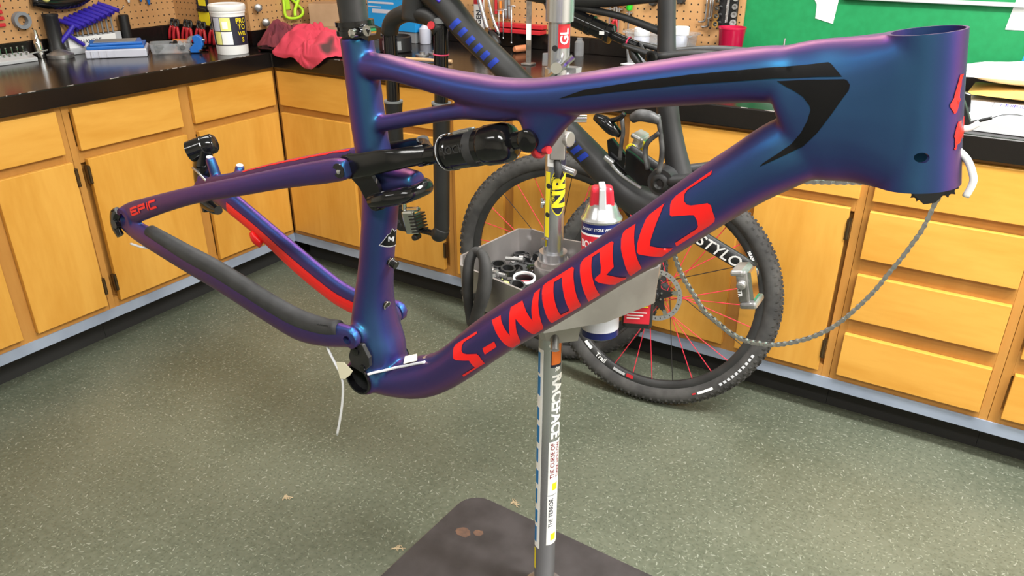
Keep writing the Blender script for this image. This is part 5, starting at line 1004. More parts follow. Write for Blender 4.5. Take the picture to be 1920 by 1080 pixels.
# bit rail and nozzle by the left edge
t = thing('hex_key_rail', 'grey rail of upright steel hex keys at the left end of the counter', 'tool holder', (-0.545, -0.70, CZ))
mk('rail', prism([(-0.03, 0), (0.03, 0), (0.03, 0.012), (-0.03, 0.030)], (0, 0.16, 0), (0, -0.10, 0), (1, 0, 0), (0, 0, 1)), 'ltgrey', t, bevel=0.002)
for k in range(7):
    for r_ in range(2): mk('hex_key', [cyl((-0.018 + 0.018 * r_, -0.08 + 0.02 * k, 0.018), (-0.018 + 0.018 * r_, -0.08 + 0.02 * k, 0.050 - 0.022 * r_), 0.0028, n=6), cyl((-0.018 + 0.018 * r_, -0.08 + 0.02 * k, 0.048 - 0.022 * r_), (-0.018 + 0.018 * r_, -0.08 + 0.02 * k, 0.052 - 0.022 * r_), 0.0042, n=10)], 'chrome', t, smooth=40)
on('loose_hex_key', [cyl((0, 0, 0.004), (0.015, 0.06, 0.012), 0.003, n=8)], 'chrome', 'shiny hex key lying across the end of the rail', 'hex key', (-0.515, -0.665, CZ + 0.024), smooth=40)
on('air_nozzle', [lathe([(0.016, 0), (0.016, 0.055), (0.012, 0.062), (0.009, 0.066), (0.0065, 0.09), (0.005, 0.10)], n=18)], 'chrome', 'shiny steel tapered nozzle standing beside the black canister', 'nozzle', (-0.575, -0.595, CZ), smooth=40)
on('canister', [lathe([(0.030, 0), (0.030, 0.03), (0.026, 0.04), (0.026, 0.14), (0.028, 0.143), (0.028, 0.150), (0.022, 0.150), (0.020, 0.10)], n=24)], 'blackmatte', 'black open topped canister in front of the pegboard', 'canister', (-0.560, -0.535, CZ), smooth=40)
on('chuck', [lathe([(0.045, 0), (0.046, 0.014), (0.03, 0.022), (0.012, 0.03)], n=26)], 'dirtysteel', 'dark round steel chuck lying in front of the black canister', 'chuck', (-0.515, -0.555, CZ), smooth=40)
# T-handle rack
t = thing('hex_wrench_rack', 'white rack holding a fan of violet T handle hex wrenches', 'tool rack', (-0.560, -0.500, CZ))
mk('stand', [box(-0.02, 0.02, 0.0, 0.24, 0, 0.022), box(-0.02, -0.012, 0.0, 0.24, 0.022, 0.062)], 'ltgrey', t, bevel=0.002)
fp = mk('front_plate', box(0.006, 0.012, 0.005, 0.20, 0.022, 0.060), 'white', t, bevel=0.001)
mk('lettering', place(text_geo('T-HANDLE', 0.022, 0.0002, 0.01), (0.0124, 0.085, 0.041), (0, 1, 0), (0, 0, 1)), 'inkdark', fp)
for k in range(9):
    y = 0.035 + 0.021 * k; z = 0.108 + 0.006 * k; w = mk('t_wrench', [cyl((-0.004, y, 0.02), (-0.004, y, z - 0.01), 0.0035, n=8)], 'grey', t, smooth=40)
    mk('grip', [tube([(-0.040, y - 0.016, z + 0.012), (-0.004, y, z), (0.032, y + 0.016, z - 0.012)], [0.0085, 0.0095, 0.0085], n=10, sub=3), cyl((-0.004, y, z - 0.035), (-0.004, y, z), 0.0075, n=10)], 'purple', w, smooth=40)
on('t_wrench', [tube([(-0.010, -0.030, -0.030), (0, 0, 0), (0.010, 0.026, 0.030)], [0.0085, 0.0095, 0.0085], n=10, sub=3), cyl((0, 0, 0), (0.0, 0.055, -0.045), 0.007, n=10)], 'purple', 'violet T handle wrench leaning off the left end of the rack', 'wrench', (-0.535, -0.500, CZ + 0.076), smooth=40)
on('canister', [lathe([(0.020, 0), (0.020, 0.120), (0.017, 0.122)], n=20)], 'blackmatte', 'slim black tube at the right end of the wrench rack', 'canister', (-0.575, -0.235, CZ), smooth=40)
# organiser case, clear bin
t = thing('organiser_case', 'foggy clear parts case with two blue lids stacked in front of the rack', 'organiser', (-0.40, -0.395, CZ), rz=R(-38))
mk('case', prism([(-0.075, -0.105), (0.075, -0.105), (0.085, 0.105), (-0.085, 0.105)], (0, 0, 0.030), (0, 0, 0), (1, 0, 0), (0, 1, 0)), 'foggy', t, bevel=0.004)
for k in range(7): mk('rib', box(0.0765, 0.0805, -0.085 + 0.026 * k, -0.078 + 0.026 * k, 0.003, 0.027), 'foggy', t)
mk('lid', box(-0.072, 0.072, -0.098, 0.098, 0.0305, 0.042), 'blue', t, bevel=0.003)
mk('lid', xf(box(-0.058, 0.062, -0.092, 0.088, 0.0425, 0.052), Matrix.Rotation(R(6), 4, 'Z')), 'blue', t, bevel=0.003); mk('foam_pad', box(-0.045, 0.045, -0.075, 0.07, 0.0521, 0.054), 'grey', t)
t = thing('parts_bin', 'low clear plastic bin full of dark fittings beside the organiser case', 'bin', (-0.285, -0.245, CZ), rz=R(-38))
mk('bin', rings([[(x * 0.9, y * 0.95, 0) for x, y in rrect(-0.05, 0.05, -0.075, 0.075, 0.012)], [(x, y, 0.038) for x, y in rrect(-0.05, 0.05, -0.075, 0.075, 0.012)], [(x * 0.96, y * 0.97, 0.038) for x, y in rrect(-0.05, 0.05, -0.075, 0.075, 0.012)], [(x * 0.86, y * 0.92, 0.003) for x, y in rrect(-0.05, 0.05, -0.075, 0.075, 0.012)]]), 'clear', t, smooth=40)
rn = random.Random(5)
for k in range(14):
    p = Vector((rn.uniform(-0.032, 0.032), rn.uniform(-0.055, 0.055), rn.uniform(0.012, 0.032))); d = Vector((rn.uniform(-1, 1), rn.uniform(-1, 1), rn.uniform(-0.3, 0.5)))
    mk('fitting', [lathe([(0.006, 0), (0.006, 0.012), (0.009, 0.012), (0.009, 0.020)], p, d, 10)], 'blackmatte' if k % 3 else 'steel', t, smooth=40)
on('orange_box', [box(-0.022, 0.022, -0.018, 0.018, 0, 0.032)], 'orange', 'small orange box behind the clear bin', 'box', (-0.365, -0.145, CZ), R(20), bevel=0.002)
# spring clamps with red grips along the foot of the chase
for k in range(9):
    t = thing('spring_clamp', ('red handled spring clamp at the left end of the row', 'red handled spring clamp second from the left of the row', 'red handled spring clamp third from the left of the row', 'red handled spring clamp left of the orange box', 'red handled spring clamp right above the orange box', 'red handled spring clamp upright beside the orange box', 'red handled spring clamp behind the grey tape roll', 'red handled spring clamp second from the bucket', 'red handled spring clamp beside the white bucket')[k], 'clamp', (-0.565 + 0.043 * k, -0.022 - 0.012 * (k % 2), CZ), 'spring clamps along the corner')
    for s in (-1, 1):
        mk('handle', tube([(0.006 * s, -0.004, 0.060), (0.014 * s, -0.010, 0.036), (0.017 * s, -0.014, 0.005)], [0.0055, 0.0065, 0.006], n=8, sub=3), 'red', t, smooth=True)
        mk('jaw', tube([(0.006 * s, -0.004, 0.056), (0.010 * s, 0.002, 0.075), (0.003 * s, 0.004, 0.088)], 0.0055, n=8, sub=3), 'blackmatte', t, smooth=True)
    mk('spring', torus((0, -0.003, 0.058), (0, 1, 0), 0.006, 0.002, 14, 6), 'steel', t, smooth=True)
on('tape_roll', [ring((0, 0, 0.024), (1, -0.4, 0.1), 0.024, 0.012, 0.022, 26)], 'grey', 'grey tape roll standing beside the blue tool', 'tape', (-0.31, -0.125, CZ), smooth=40)
t = thing('cable_cutter', 'bright blue folding tool leaning against the white bucket', 'tool', (-0.185, -0.200, CZ))
mk('body', xf(prism([(-0.028, 0.001), (0.006, 0.001), (0.024, 0.030), (0.022, 0.058), (0.004, 0.070), (-0.014, 0.060), (-0.010, 0.036), (-0.030, 0.018)], (0, 0.022, 0), (0, -0.011, 0), (1, 0, 0), (0, 0, 1)), Matrix.Rotation(R(35), 4, 'Z')), 'blue', t, bevel=0.004)
mk('jaw', [cyl((-0.030, -0.020, 0.006), (-0.012, -0.012, 0.014), 0.006, n=12), cyl((0.012, 0.008, 0.05), (0.026, 0.018, 0.046), 0.005, n=12)], 'chrome', t, smooth=40); mk('pin', cyl((0.020, 0.0, 0.012), (0.022, -0.012, 0.012), 0.004, n=10), 'chrome', t, smooth=40)
on('bench_vise_jaw', [tube([(-0.05, 0, 0.008), (0, 0.004, 0.010), (0.05, 0, 0.008)], [0.007, 0.009, 0.007], n=10), cyl((-0.062, 0, 0.012), (-0.048, 0, 0.010), 0.008, n=12)], 'blackgloss', 'black lever with a shiny end lying before the red clamps', 'lever', (-0.265, -0.150, CZ), R(20), smooth=40)
# bucket
t = thing('bucket', 'white plastic bucket with a black and yellow label at the corner', 'bucket', (-0.072, -0.128, CZ))
BR = 0.062
mk('pail', lathe([(BR * 0.93, 0), (BR * 0.95, 0.004), (BR, 0.14), (BR + 0.001, 0.150), (BR + 0.003, 0.151), (BR + 0.003, 0.160), (BR * 0.97, 0.160)], n=48), 'white', t, smooth=35)
mk('lid', lathe([(BR + 0.004, 0.158), (BR + 0.006, 0.162), (BR + 0.006, 0.176), (BR + 0.002, 0.181), (BR - 0.006, 0.182), (BR - 0.01, 0.178), (0.01, 0.178)], n=48), 'white', t, smooth=35)
BA = math.atan2(-2.06, 2.55)
def bpatch(a0, a1, z0, z1, m, lift=0.0004, par=None):
    V, F = [], []; n = 40
    for k in range(n + 1):
        a = BA + R(a0 + (a1 - a0) * k / n)
        for z in (z0, z1): r = BR * (0.95 + 0.05 * (z / 0.14)) + lift; V.append((r * math.cos(a), r * math.sin(a), z))
    for k in range(n): F.append((2 * k, 2 * k + 2, 2 * k + 3, 2 * k + 1))
    return mk('label', (V, F), m, par or t, smooth=True)
bpatch(-75, 80, 0.034, 0.138, 'inkdark', 0.0003); bpatch(-62, -34, 0.088, 0.136, 'foggy', 0.0006); bpatch(-32, 4, 0.088, 0.136, 'paleyellow', 0.0006); bpatch(-62, -34, 0.038, 0.085, 'paleyellow', 0.0006); bpatch(-32, 6, 0.038, 0.085, 'paper', 0.0006); bpatch(-25, -6, 0.096, 0.122, 'paper', 0.0009)
for k, (wd, sz) in enumerate((('PRO', 0.026), ('TO', 0.026), ('WEL', 0.020), ('S', 0.024))):
    g = text_geo(wd, sz, 0.0002, 0.03); rr = BR + 0.0006; zc = 0.122 - 0.023 * k
    mk('lettering', ([(rr * (0.95 + 0.05 * (zc / 0.14)) * math.cos(BA + R(46) + p[0] / rr), rr * (0.95 + 0.05 * (zc / 0.14)) * math.sin(BA + R(46) + p[0] / rr), zc + p[1]) for p in g[0]], g[1]), 'yellow', t)
# pegboard things, left wall
XL = WX + 0.0125
t = thing('tool_comb', 'red toothed plastic tool on the pegboard at the left edge', 'tool', (XL, -0.690, 1.0))
mk('spine', box(0.0, 0.010, -0.050, -0.012, 0.030, 0.20), 'red', t, bevel=0.002)
for k in range(7): mk('tooth', box(0.001, 0.009, -0.0125, 0.012, 0.034 + 0.022 * k, 0.046 + 0.022 * k), 'red', t, bevel=0.001)
on('tape_roll', [ring((0, 0, 0), (1, 0, 0), 0.030, 0.018, 0.022, 36)], mat('grey_tape', (0.20, 0.215, 0.24), 0.5), 'grey tape roll hanging on the left pegboard', 'tape', (XL + 0.002, -0.622, 1.05), smooth=40)
t = thing('pump_head', 'black tool with a pale yellow end hanging high on the left pegboard', 'tool', (XL, -0.475, 1.115))
mk('body', tube([(0.025, -0.10, 0), (0.03, -0.03, -0.012), (0.03, 0.05, -0.012), (0.025, 0.11, 0)], [0.02, 0.026, 0.026, 0.02], n=14), 'blackgloss', t, smooth=True); mk('end_cap', sphere((0.05, -0.06, 0.006), 0.014), 'paleyellow', t, smooth=True); mk('hook', cyl((0, 0, 0.0), (0.03, 0, 0.0), 0.003, n=8), 'steel', t, smooth=40)
for y, z, lab, mm in ((-0.10, 1.085, 'blue blade of a tool hanging on the left pegboard near the corner', 'blue'), (-0.135, 1.10, 'short blue tool tip hanging on the left pegboard', 'blue'), (-0.19, 1.10, 'white tipped pen hanging on the left pegboard', 'white')):
    on('hanging_tool', [tube([(0.012, 0, 0.06), (0.014, 0.003, 0.01), (0.012, 0.006, -0.022)], [0.008, 0.008, 0.004], n=10), cyl((0, 0, 0.05), (0.014, 0, 0.05), 0.003, n=8)], mm, lab, 'tool', (XL, y, z), smooth=True)
on('peg_hook', [tube([(0, 0, 0), (0.03, 0, 0.002), (0.045, 0.004, 0.016)], 0.0022, n=8)], 'steel', 'thin steel hook on the left pegboard above the wrench rack', 'hook', (XL, -0.235, 1.055), smooth=True)
# boxed-out chase in the corner with pegboard on its two faces
tag(mk('wall_chase', box(WX + 0.021, -0.1535, 0.0435, WY - 0.021, 0.9755, CEIL - 0.001), 'wallpaint'), 'boxed out corner of the wall behind the bucket', kind='structure')
pegboard('pegboard', box(WX + 0.0125, -0.1525, 0.030, 0.0418, 0.9765, 2.1), (1, 0, 1), 'narrow brown pegboard facing the room behind the bucket')
pegboard('pegboard', box(-0.152, -0.140, 0.030, WY - 0.0135, 0.9765, 2.1), (0, 1, 1), 'brown pegboard with knobs and the lime green cage on the corner chase')
tag(mk('trim_chase', box(WX + 0.0205, -0.140, 0.030, WY - 0.0205, 0.9157, 0.9748), 'counter'), 'black kick strip round the foot of the corner chase', kind='structure')
t = thing('chain_tool_pack', 'black and yellow blister pack hanging on the corner pegboard', 'package', (-0.42, 0.0295, 0.98))
mk('card', box(-0.030, 0.044, -0.004, -0.0005, 0.0, 0.14), 'inkdark', t); mk('yellow_card', box(-0.026, 0.043, -0.0055, -0.0042, 0.002, 0.055), 'yellow', t); mk('yellow_tab', box(-0.015, 0.03, -0.0055, -0.0042, 0.080, 0.12), 'yellow', t); mk('blister', box(-0.02, 0.038, -0.018, -0.0045, 0.058, 0.070), 'blackgloss', t, bevel=0.003)
for (y, z), lab in (((0.060, 1.064), 'silver and black knob high on the corner chase pegboard'), ((0.090, 1.005), 'silver and black knob low on the corner chase pegboard')):
    t = thing('knob', lab, 'knob', (-0.1398, y, z)); mk('stem', cyl((0, 0.02, 0), (0.022, 0.004, 0), 0.012, n=16), 'blackmatte', t, smooth=40); mk('cap', lathe([(0.010, 0), (0.015, 0.004), (0.015, 0.016), (0.010, 0.020)], (0.020, 0.004, 0), (1, -0.7, 0.1), 18), 'dirtysteel', t, smooth=40)
t = thing('bottle_cage', 'lime green bottle cage hanging on the corner chase pegboard', 'bottle cage', (-0.1395, 0.255, 1.012))
mk('outer_loop', tube([(0.010, -0.042, 0.13), (0.014, -0.046, 0.05), (0.018, -0.046, 0.005), (0.030, -0.01, -0.004), (0.030, 0.03, 0.004), (0.024, 0.046, 0.022), (0.016, 0.030, 0.045), (0.010, 0.005, 0.07), (0.010, -0.015, 0.10), (0.010, -0.02, 0.14)], 0.0062, n=8), 'lime', t, smooth=True)
mk('cross_arm', tube([(0.012, 0.055, 0.13), (0.016, 0.046, 0.085), (0.020, 0.020, 0.050), (0.026, 0.0, 0.026), (0.030, -0.006, 0.004)], 0.0068, n=8), 'lime', t, smooth=True); mk('back_plate', box(0.001, 0.006, -0.03, -0.005, 0.03, 0.14), 'lime', t, bevel=0.002)
on('peg_cover', [lathe([(0.022, 0), (0.024, 0.006), (0.016, 0.012)], (0, 0, 0), (1, 0, 0), 20)], 'grey', 'dark grey round cover behind the lime green cage', 'cover', (-0.1395, 0.29, 1.09), smooth=40)
# rags
from mathutils import noise as mnoise
def rag(name, m, label, cx, cy, w, d, H, seed, edge=None, rz=0.0, n=60):
    rn = random.Random(seed); ph = [rn.uniform(0, 6.28) for _ in range(8)]; V, F = [], []
    for i in range(n + 1):
        for j in range(n + 1):
            u, v = 2 * i / n - 1, 2 * j / n - 1
            a = math.atan2(v, u); q = 1 + 0.16 * math.sin(3 * a + ph[0]) + 0.10 * math.sin(5 * a + ph[1]); s = max(abs(u), abs(v)) or 1e-6; rad = math.hypot(u, v) or 1e-6; f = s / rad * q
            x, y = u * f * w / 2, v * f * d / 2; r = s
            x, y = x * math.cos(rz) - y * math.sin(rz), x * math.sin(rz) + y * math.cos(rz)
            wu, wv = u + 0.35 * mnoise.noise(Vector((u * 1.3 + seed, v * 1.3, 1.7))), v + 0.35 * mnoise.noise(Vector((u * 1.3, v * 1.3 + seed, 5.1)))
            fold = 1 - abs(mnoise.noise(Vector((wu * 1.9 + seed, wv * 2.4, 0.3)))) * 1.9; fold2 = 1 - abs(mnoise.noise(Vector((wu * 4.2, wv * 3.6 + seed, 2.2)))) * 1.8; big = 0.5 + 0.9 * mnoise.noise(Vector((wu * 1.1, wv * 1.1, seed * 0.7)))
            h = H * (1 - r ** 3) * max(0.10, 0.62 * big + 0.36 * fold + 0.16 * fold2 - 0.05) + 0.010 * fold2 * (1 - 0.3 * r)
            X, Y, Z = cx + x, cy + y, CZ + 0.0012 + h
            if edge is not None and Y < edge:
                over = edge - Y; Z = min(Z, CZ + 0.012) - over * 0.95; Y = edge - 0.004 - 0.006 * fold - min(over, 0.01) * 0.5
            V.append((X, Y, Z))
    for i in range(n):
        for j in range(n): a = i * (n + 1) + j; F.append((a, a + n + 1, a + n + 2, a + 1))
    o = mk(name, (V, F), m, smooth=True); so = o.modifiers.new('cloth', 'SOLIDIFY'); so.thickness = 0.0015; so.offset = 1
    ss = o.modifiers.new('soft', 'SUBSURF'); ss.levels = 1; ss.render_levels = 1
    return tag(o, label, 'rag')
M['ragmaroon'] = noisy('maroon_rag_cloth', (0.13, 0.022, 0.035), (0.24, 0.04, 0.05), 14, rough=0.95); M['ragred'] = noisy('stained_red_rag_cloth', (0.50, 0.035, 0.065), (0.56, 0.05, 0.085), 9, rough=0.95)
lk_ = M['ragred']; st_ = nd(lk_, 'ShaderNodeTexNoise'); st_.inputs['Scale'].default_value = 7; tcx = nd(lk_, 'ShaderNodeTexCoord'); lk(lk_, tcx.outputs['Object'], st_.inputs[0])
mxs = nd(lk_, 'ShaderNodeMix'); mxs.data_type = 'RGBA'; b_ = bsdf(lk_); src_c = b_.inputs['Base Color'].links[0].from_socket; rs_ = ramp(lk_, st_.outputs[0], [(0.60, (0, 0, 0)), (0.68, (1, 1, 1))]); lk(lk_, rs_, mxs.inputs['Factor']); lk(lk_, src_c, mxs.inputs[6]); mxs.inputs[7].default_value = (0.07, 0.03, 0.03, 1); lk(lk_, mxs.outputs[2], b_.inputs['Base Color'])
rag('rag', 'ragmaroon', 'dark maroon shop rag heaped by the corner chase', -0.030, 0.120, 0.21, 0.19, 0.125, 11, rz=0.5)
rag('rag', 'ragred', 'stained bright red shop rag hanging over the counter edge', 0.215, 0.055, 0.30, 0.28, 0.105, 23, edge=-0.0355, rz=0.75)
on('black_tray', [lathe([(0.045, 0), (0.060, 0.012), (0.062, 0.014), (0.058, 0.014), (0.043, 0.003)], n=28)], 'blackgloss', 'shallow black dish between the bucket and the maroon rag', 'dish', (0.005, 0.000, CZ), smooth=40)
# boxes on the back counter
t = thing('shipping_box', 'brown cardboard box with two white labels above the red rag', 'box', (0.000, 0.345, CZ + 0.0585), rz=R(33))
mk('carton', box(-0.085, 0.075, -0.02, 0.115, 0, 0.090), 'cardboard', t, bevel=0.001); mk('flap', box(-0.083, 0.073, -0.018, 0.047, 0.0902, 0.092), 'cardboard', t)
mk('label', box(0.0752, 0.0757, 0.055, 0.095, 0.052, 0.074), 'paper', t); mk('label', box(0.0752, 0.0757, 0.052, 0.100, 0.018, 0.049), 'paper', t)
on('shipping_box', [box(-0.10, 0.11, -0.02, 0.125, 0, 0.058)], 'cardboard', 'flat brown carton underneath the labelled cardboard box', 'box', (0.010, 0.342, CZ), R(31), bevel=0.001)
t = thing('blue_carton', 'sky blue carton with white stripes behind the fork crown', 'box', (0.240, 0.455, CZ))
mk('carton', box(-0.125, 0.13, 0.0, 0.12, 0.045, 0.19), 'sky', t, bevel=0.001)
for z0, z1, x0, x1 in ((0.112, 0.128, -0.10, 0.129), (0.150, 0.158, -0.12, 0.02), (0.100, 0.104, 0.03, 0.125), (0.135, 0.139, -0.12, -0.05)): mk('stripe', box(x0, x1, -0.0008, -0.0001, z0, z1), 'foggy', t)
mk('sleeve', box(-0.12, 0.125, 0.004, 0.116, 0.0, 0.0448), 'grey', t, bevel=0.001)
on('nut_driver', [prism([(0.016 * math.cos(k * math.pi / 3), 0.016 * math.sin(k * math.pi / 3)) for k in range(6)], (0, 0.03, 0), (0, 0, 0.0), (1, 0, 0), (0, 0, 1))], 'blackgloss', 'black hexagonal socket block before the blue carton', 'socket', (0.235, 0.395, CZ + 0.0145), bevel=0.001)
t = thing('grease_tub', 'low black tub with a pale label behind the fork legs', 'tub', (0.430, 0.250, CZ)); mk('tub', lathe([(0.060, 0), (0.064, 0.004), (0.064, 0.055), (0.058, 0.060), (0.058, 0.05), (0.02, 0.045)], n=32), 'blackmatte', t, smooth=40); mk('label', [xf(arc_patch(R(-100), R(-30), 0.012, 0.045, 0.0642), Matrix.Identity(4))], 'grey', t, smooth=30)
on('squeeze_bottle', [lathe([(0.022, 0), (0.024, 0.004), (0.024, 0.06), (0.010, 0.075), (0.009, 0.095), (0.004, 0.10)], n=20)], 'foggy', 'pale squeeze bottle behind the fork crown', 'bottle', (0.400, 0.480, CZ), smooth=40)
on('spray_bottle', [lathe([(0.022, 0), (0.024, 0.004), (0.024, 0.07), (0.012, 0.09), (0.011, 0.105)], n=20)], 'blue', 'small blue bottle behind the fork legs', 'bottle', (0.470, 0.500, CZ), smooth=40)
for k, (x, y, lab) in enumerate(((0.60, 0.28, 'dull steel disc lying left of the wooden handle'), (0.585, 0.22, 'dull steel disc lying nearest the counter edge behind the fork'))): on('steel_disc', [lathe([(0.026, 0), (0.026, 0.005), (0.010, 0.006), (0.010, 0.014)], n=22)], 'dirtysteel', lab, 'disc', (x, y, CZ), smooth=40)
on('wooden_dowel', [cyl((-0.09, -0.02, 0.007), (0.09, 0.02, 0.007), 0.0065, n=12)], mat('pale_dowel_wood', (0.55, 0.34, 0.18), 0.6), 'pale wooden dowel lying on the counter behind the down tube', 'dowel', (0.700, 0.110, CZ), smooth=40)
# clamp tool, caulk tube, tee, red rail with hanging bits, strap
t = thing('caulk_gun', 'silver steel frame clamp leaning behind the down tube', 'tool', (0.665, 0.50, CZ))
mk('frame', [tube([(-0.01, 0, 0.21), (0.02, 0, 0.12), (0.05, 0, 0.04)], 0.010, n=10), tube([(0.03, 0.01, 0.21), (0.055, 0.01, 0.12), (0.085, 0.01, 0.06)], 0.006, n=10)], 'steel', t, smooth=True); mk('grip', tube([(0.05, 0, 0.065), (0.075, -0.01, 0.042), (0.095, -0.01, 0.020)], [0.012, 0.020, 0.014], n=12), 'blackmatte', t, smooth=True); mk('bolt', [cyl((0.045, -0.02, 0.075), (0.045, 0.0, 0.075), 0.010, n=14)], 'chrome', t, smooth=40)
t = thing('caulk_tube', 'white blue and red printed tube standing behind the down tube', 'tube', (0.632, 0.545, CZ)); mk('tube', lathe([(0.022, 0), (0.022, 0.20), (0.008, 0.21)], n=24), 'white', t, smooth=40)
V, F = arc_patch(R(-150), R(-10), 0.02, 0.07, 0.0221); mk('blue_print', (V, F), 'blue', t, smooth=30); V, F = arc_patch(R(-150), R(-10), 0.165, 0.19, 0.0221); mk('red_print', (V, F), 'red', t, smooth=30)
g = text_geo('GEN', 0.028, 0.0002, 0.02); mk('lettering', ([(0.0226 * math.cos(R(-62) - p[1] / 0.0226), 0.0226 * math.sin(R(-62) - p[1] / 0.0226), 0.115 + p[0]) for p in g[0]], g[1]), 'inkdark', t)
YB = WY - 0.0125
t = thing('red_tool_rail', 'red two step tool rail on the back pegboard left of the pole', 'tool rail', (0.800, YB, 0.975))
mk('shelf', box(-0.105, 0.115, -0.040, -0.0005, 0.020, 0.036), 'red', t, bevel=0.002); mk('shelf', box(-0.098, 0.112, -0.055, -0.0005, 0.001, 0.016), 'red', t, bevel=0.002)
for k, (x, L_, w) in enumerate(((-0.075, 0.10, 0.002), (-0.055, 0.11, 0.002), (-0.015, 0.14, 0.0028), (0.06, 0.06, 0.002))):
    on('spoke_key', [cyl((0, 0, -L_ / 2), (0, 0, L_ / 2), w, n=8), cyl((-0.018, 0, L_ / 2), (0.018, 0, L_ / 2), w * 0.8, n=8), sphere((0, 0, -L_ / 2), w * 1.8, 8)], 'steel', ('thin steel probe at the left end of the red rail', 'thin steel probe second from the left of the red rail', 'steel T probe in the middle of the red rail', 'short steel probe at the right end of the red rail')[k], 'probe', (0.800 + x, YB - 0.060, 1.01), smooth=True)
on('mallet_head', [lathe([(0.026, 0), (0.03, 0.01), (0.03, 0.06), (0.022, 0.07)], (0, 0, 0.031), (0.8, -0.6, 0), 20)], 'rubber', 'round black rubber head below the red rail', 'mallet', (0.70, 0.42, CZ), smooth=40)
on('white_cap', [lathe([(0.010, 0), (0.011, 0.02), (0.004, 0.024)], (0, 0, 0.012), (0.2, -1, 0.1), 14)], 'white', 'small white cap below the red rail', 'cap', (0.690, 0.455, CZ), smooth=40)
on('file_handle', [lathe([(0.008, 0), (0.013, 0.012), (0.013, 0.06), (0.009, 0.07)], (0, 0, 0.014), (-0.3, -1, 0), 16)], mat('orange_wood', (0.55, 0.20, 0.09), 0.5), 'wooden tool handle end on pointing at the room', 'handle', (0.870, 0.530, CZ), smooth=40)
t = thing('steel_rule', 'upright steel rule with a pale sticker left of the pole', 'ruler', (1.035, 0.26, CZ)); mk('blade', box(-0.010, 0.010, -0.001, 0.001, 0, 0.24), 'dirtysteel', t); mk('sticker', box(-0.0095, 0.0095, -0.0016, -0.0011, 0.085, 0.14), 'white', t); mk('foot', box(-0.02, 0.02, -0.02, 0.02, 0, 0.006), 'dirtysteel', t, bevel=0.001)
on('zip_bag', [prism([(-0.03, 0), (0.03, 0.004), (0.034, 0.05), (-0.028, 0.045)], (0, 0.010, 0), (0, 0, 0.0), (1, 0, 0), (0, 0, 1))], 'clear', 'small clear plastic bag beside the pole', 'bag', (1.120, 0.26, CZ), bevel=0.003)
on('glass_jar', [lathe([(0.016, 0), (0.018, 0.003), (0.018, 0.05), (0.010, 0.058), (0.010, 0.066)], n=20)], 'clear', 'small glass jar behind the shock of the black bike', 'jar', (1.095, 0.540, CZ), smooth=40)
for k, (x, lab) in enumerate(((0.93, 'grey pliers hanging on the back pegboard beside the red rail'),)): on('pliers', [tube([(-0.008, -0.012, -0.05), (-0.006, -0.012, 0.03), (0.004, -0.012, 0.09)], 0.006, n=8), tube([(0.010, -0.012, -0.05), (0.006, -0.012, 0.03), (-0.004, -0.012, 0.09)], 0.006, n=8)], 'grey', lab, 'pliers', (0.735, YB, 1.075), smooth=True)
t = thing('screwdriver_pack', 'clear pack of red and yellow drivers on the back pegboard', 'tool pack', (0.690, YB, 1.03)); mk('card', box(-0.03, 0.03, -0.003, -0.0005, 0.0, 0.12), 'cardboard', t); mk('driver', cyl((-0.01, -0.012, 0.01), (-0.01, -0.012, 0.07), 0.006, n=10), 'red', t, smooth=40); mk('driver', cyl((0.012, -0.012, 0.01), (0.012, -0.012, 0.06), 0.006, n=10), 'orange', t, smooth=40); mk('bubble', sphere((-0.005, -0.012, 0.10), 0.016), 'red', t, smooth=True)
# screwdrivers and pliers right of the pole
for x, z, mm, lab in ((1.190, 1.055, 'yellow', 'yellow handled screwdriver on the back pegboard'), (1.268, 1.045, 'lime', 'bright green handled screwdriver on the back pegboard'), (1.228, 1.055, 'orange', 'amber handled screwdriver on the back pegboard')):
    t = thing('screwdriver', lab, 'screwdriver', (x, YB - 0.014, z)); mk('handle', lathe([(0.008, 0), (0.012, 0.006), (0.012, 0.06), (0.008, 0.075)], (0, 0, 0.04), (0, 0, 1), 12), mm if mm != 'lime' else mat('vivid_green', (0.03, 0.62, 0.03), 0.4), t, smooth=40); mk('blade', cyl((0, 0, -0.05), (0, 0, 0.04), 0.0035, n=8), 'steel', t, smooth=40); mk('holder', box(-0.012, 0.012, -0.002, 0.0135, 0.03, 0.034), 'steel', t)
t = thing('long_nose_pliers', 'red handled pliers hanging on the back pegboard', 'pliers', (1.212, YB, 1.02)); 
for s in (-1, 1): mk('handle', tube([(0.004 * s, -0.012, 0.03), (0.012 * s, -0.012, 0.0), (0.010 * s, -0.012, -0.045)], 0.0055, n=8), 'red', t, smooth=True); mk('jaw', tube([(0.004 * s, -0.012, 0.03), (0.006 * s, -0.012, 0.06), (0.002 * s, -0.012, 0.085)], 0.0045, n=8), 'steel', t, smooth=True)
for x, lab in ((1.135, 'steel socket standing out of the back pegboard left of the screwdrivers'), (1.155, 'steel socket on the back pegboard beside the yellow screwdriver')): on('peg_socket', [lathe([(0.006, 0), (0.010, 0.006), (0.010, 0.02)], (0, 0, 0), (0, -1, 0.2), 14)], 'steel', lab, 'socket', (x, YB - 0.0005, 1.075), smooth=40)
on('rubber_stopper', [lathe([(0.012, 0), (0.016, 0.01), (0.012, 0.03)], (0, 0, 0), (0, -1, 0), 18)], 'rubber', 'black rubber stopper on the back pegboard left of the seat tube', 'stopper', (1.36, YB - 0.0005, 1.120), smooth=40)
on('rubber_stopper', [lathe([(0.012, 0), (0.016, 0.01), (0.012, 0.03)], (0, 0, 0), (0, -1, 0), 18)], 'rubber', 'black rubber stopper on the back pegboard right of the seat tube', 'stopper', (1.465, YB - 0.0005, 1.132), smooth=40)
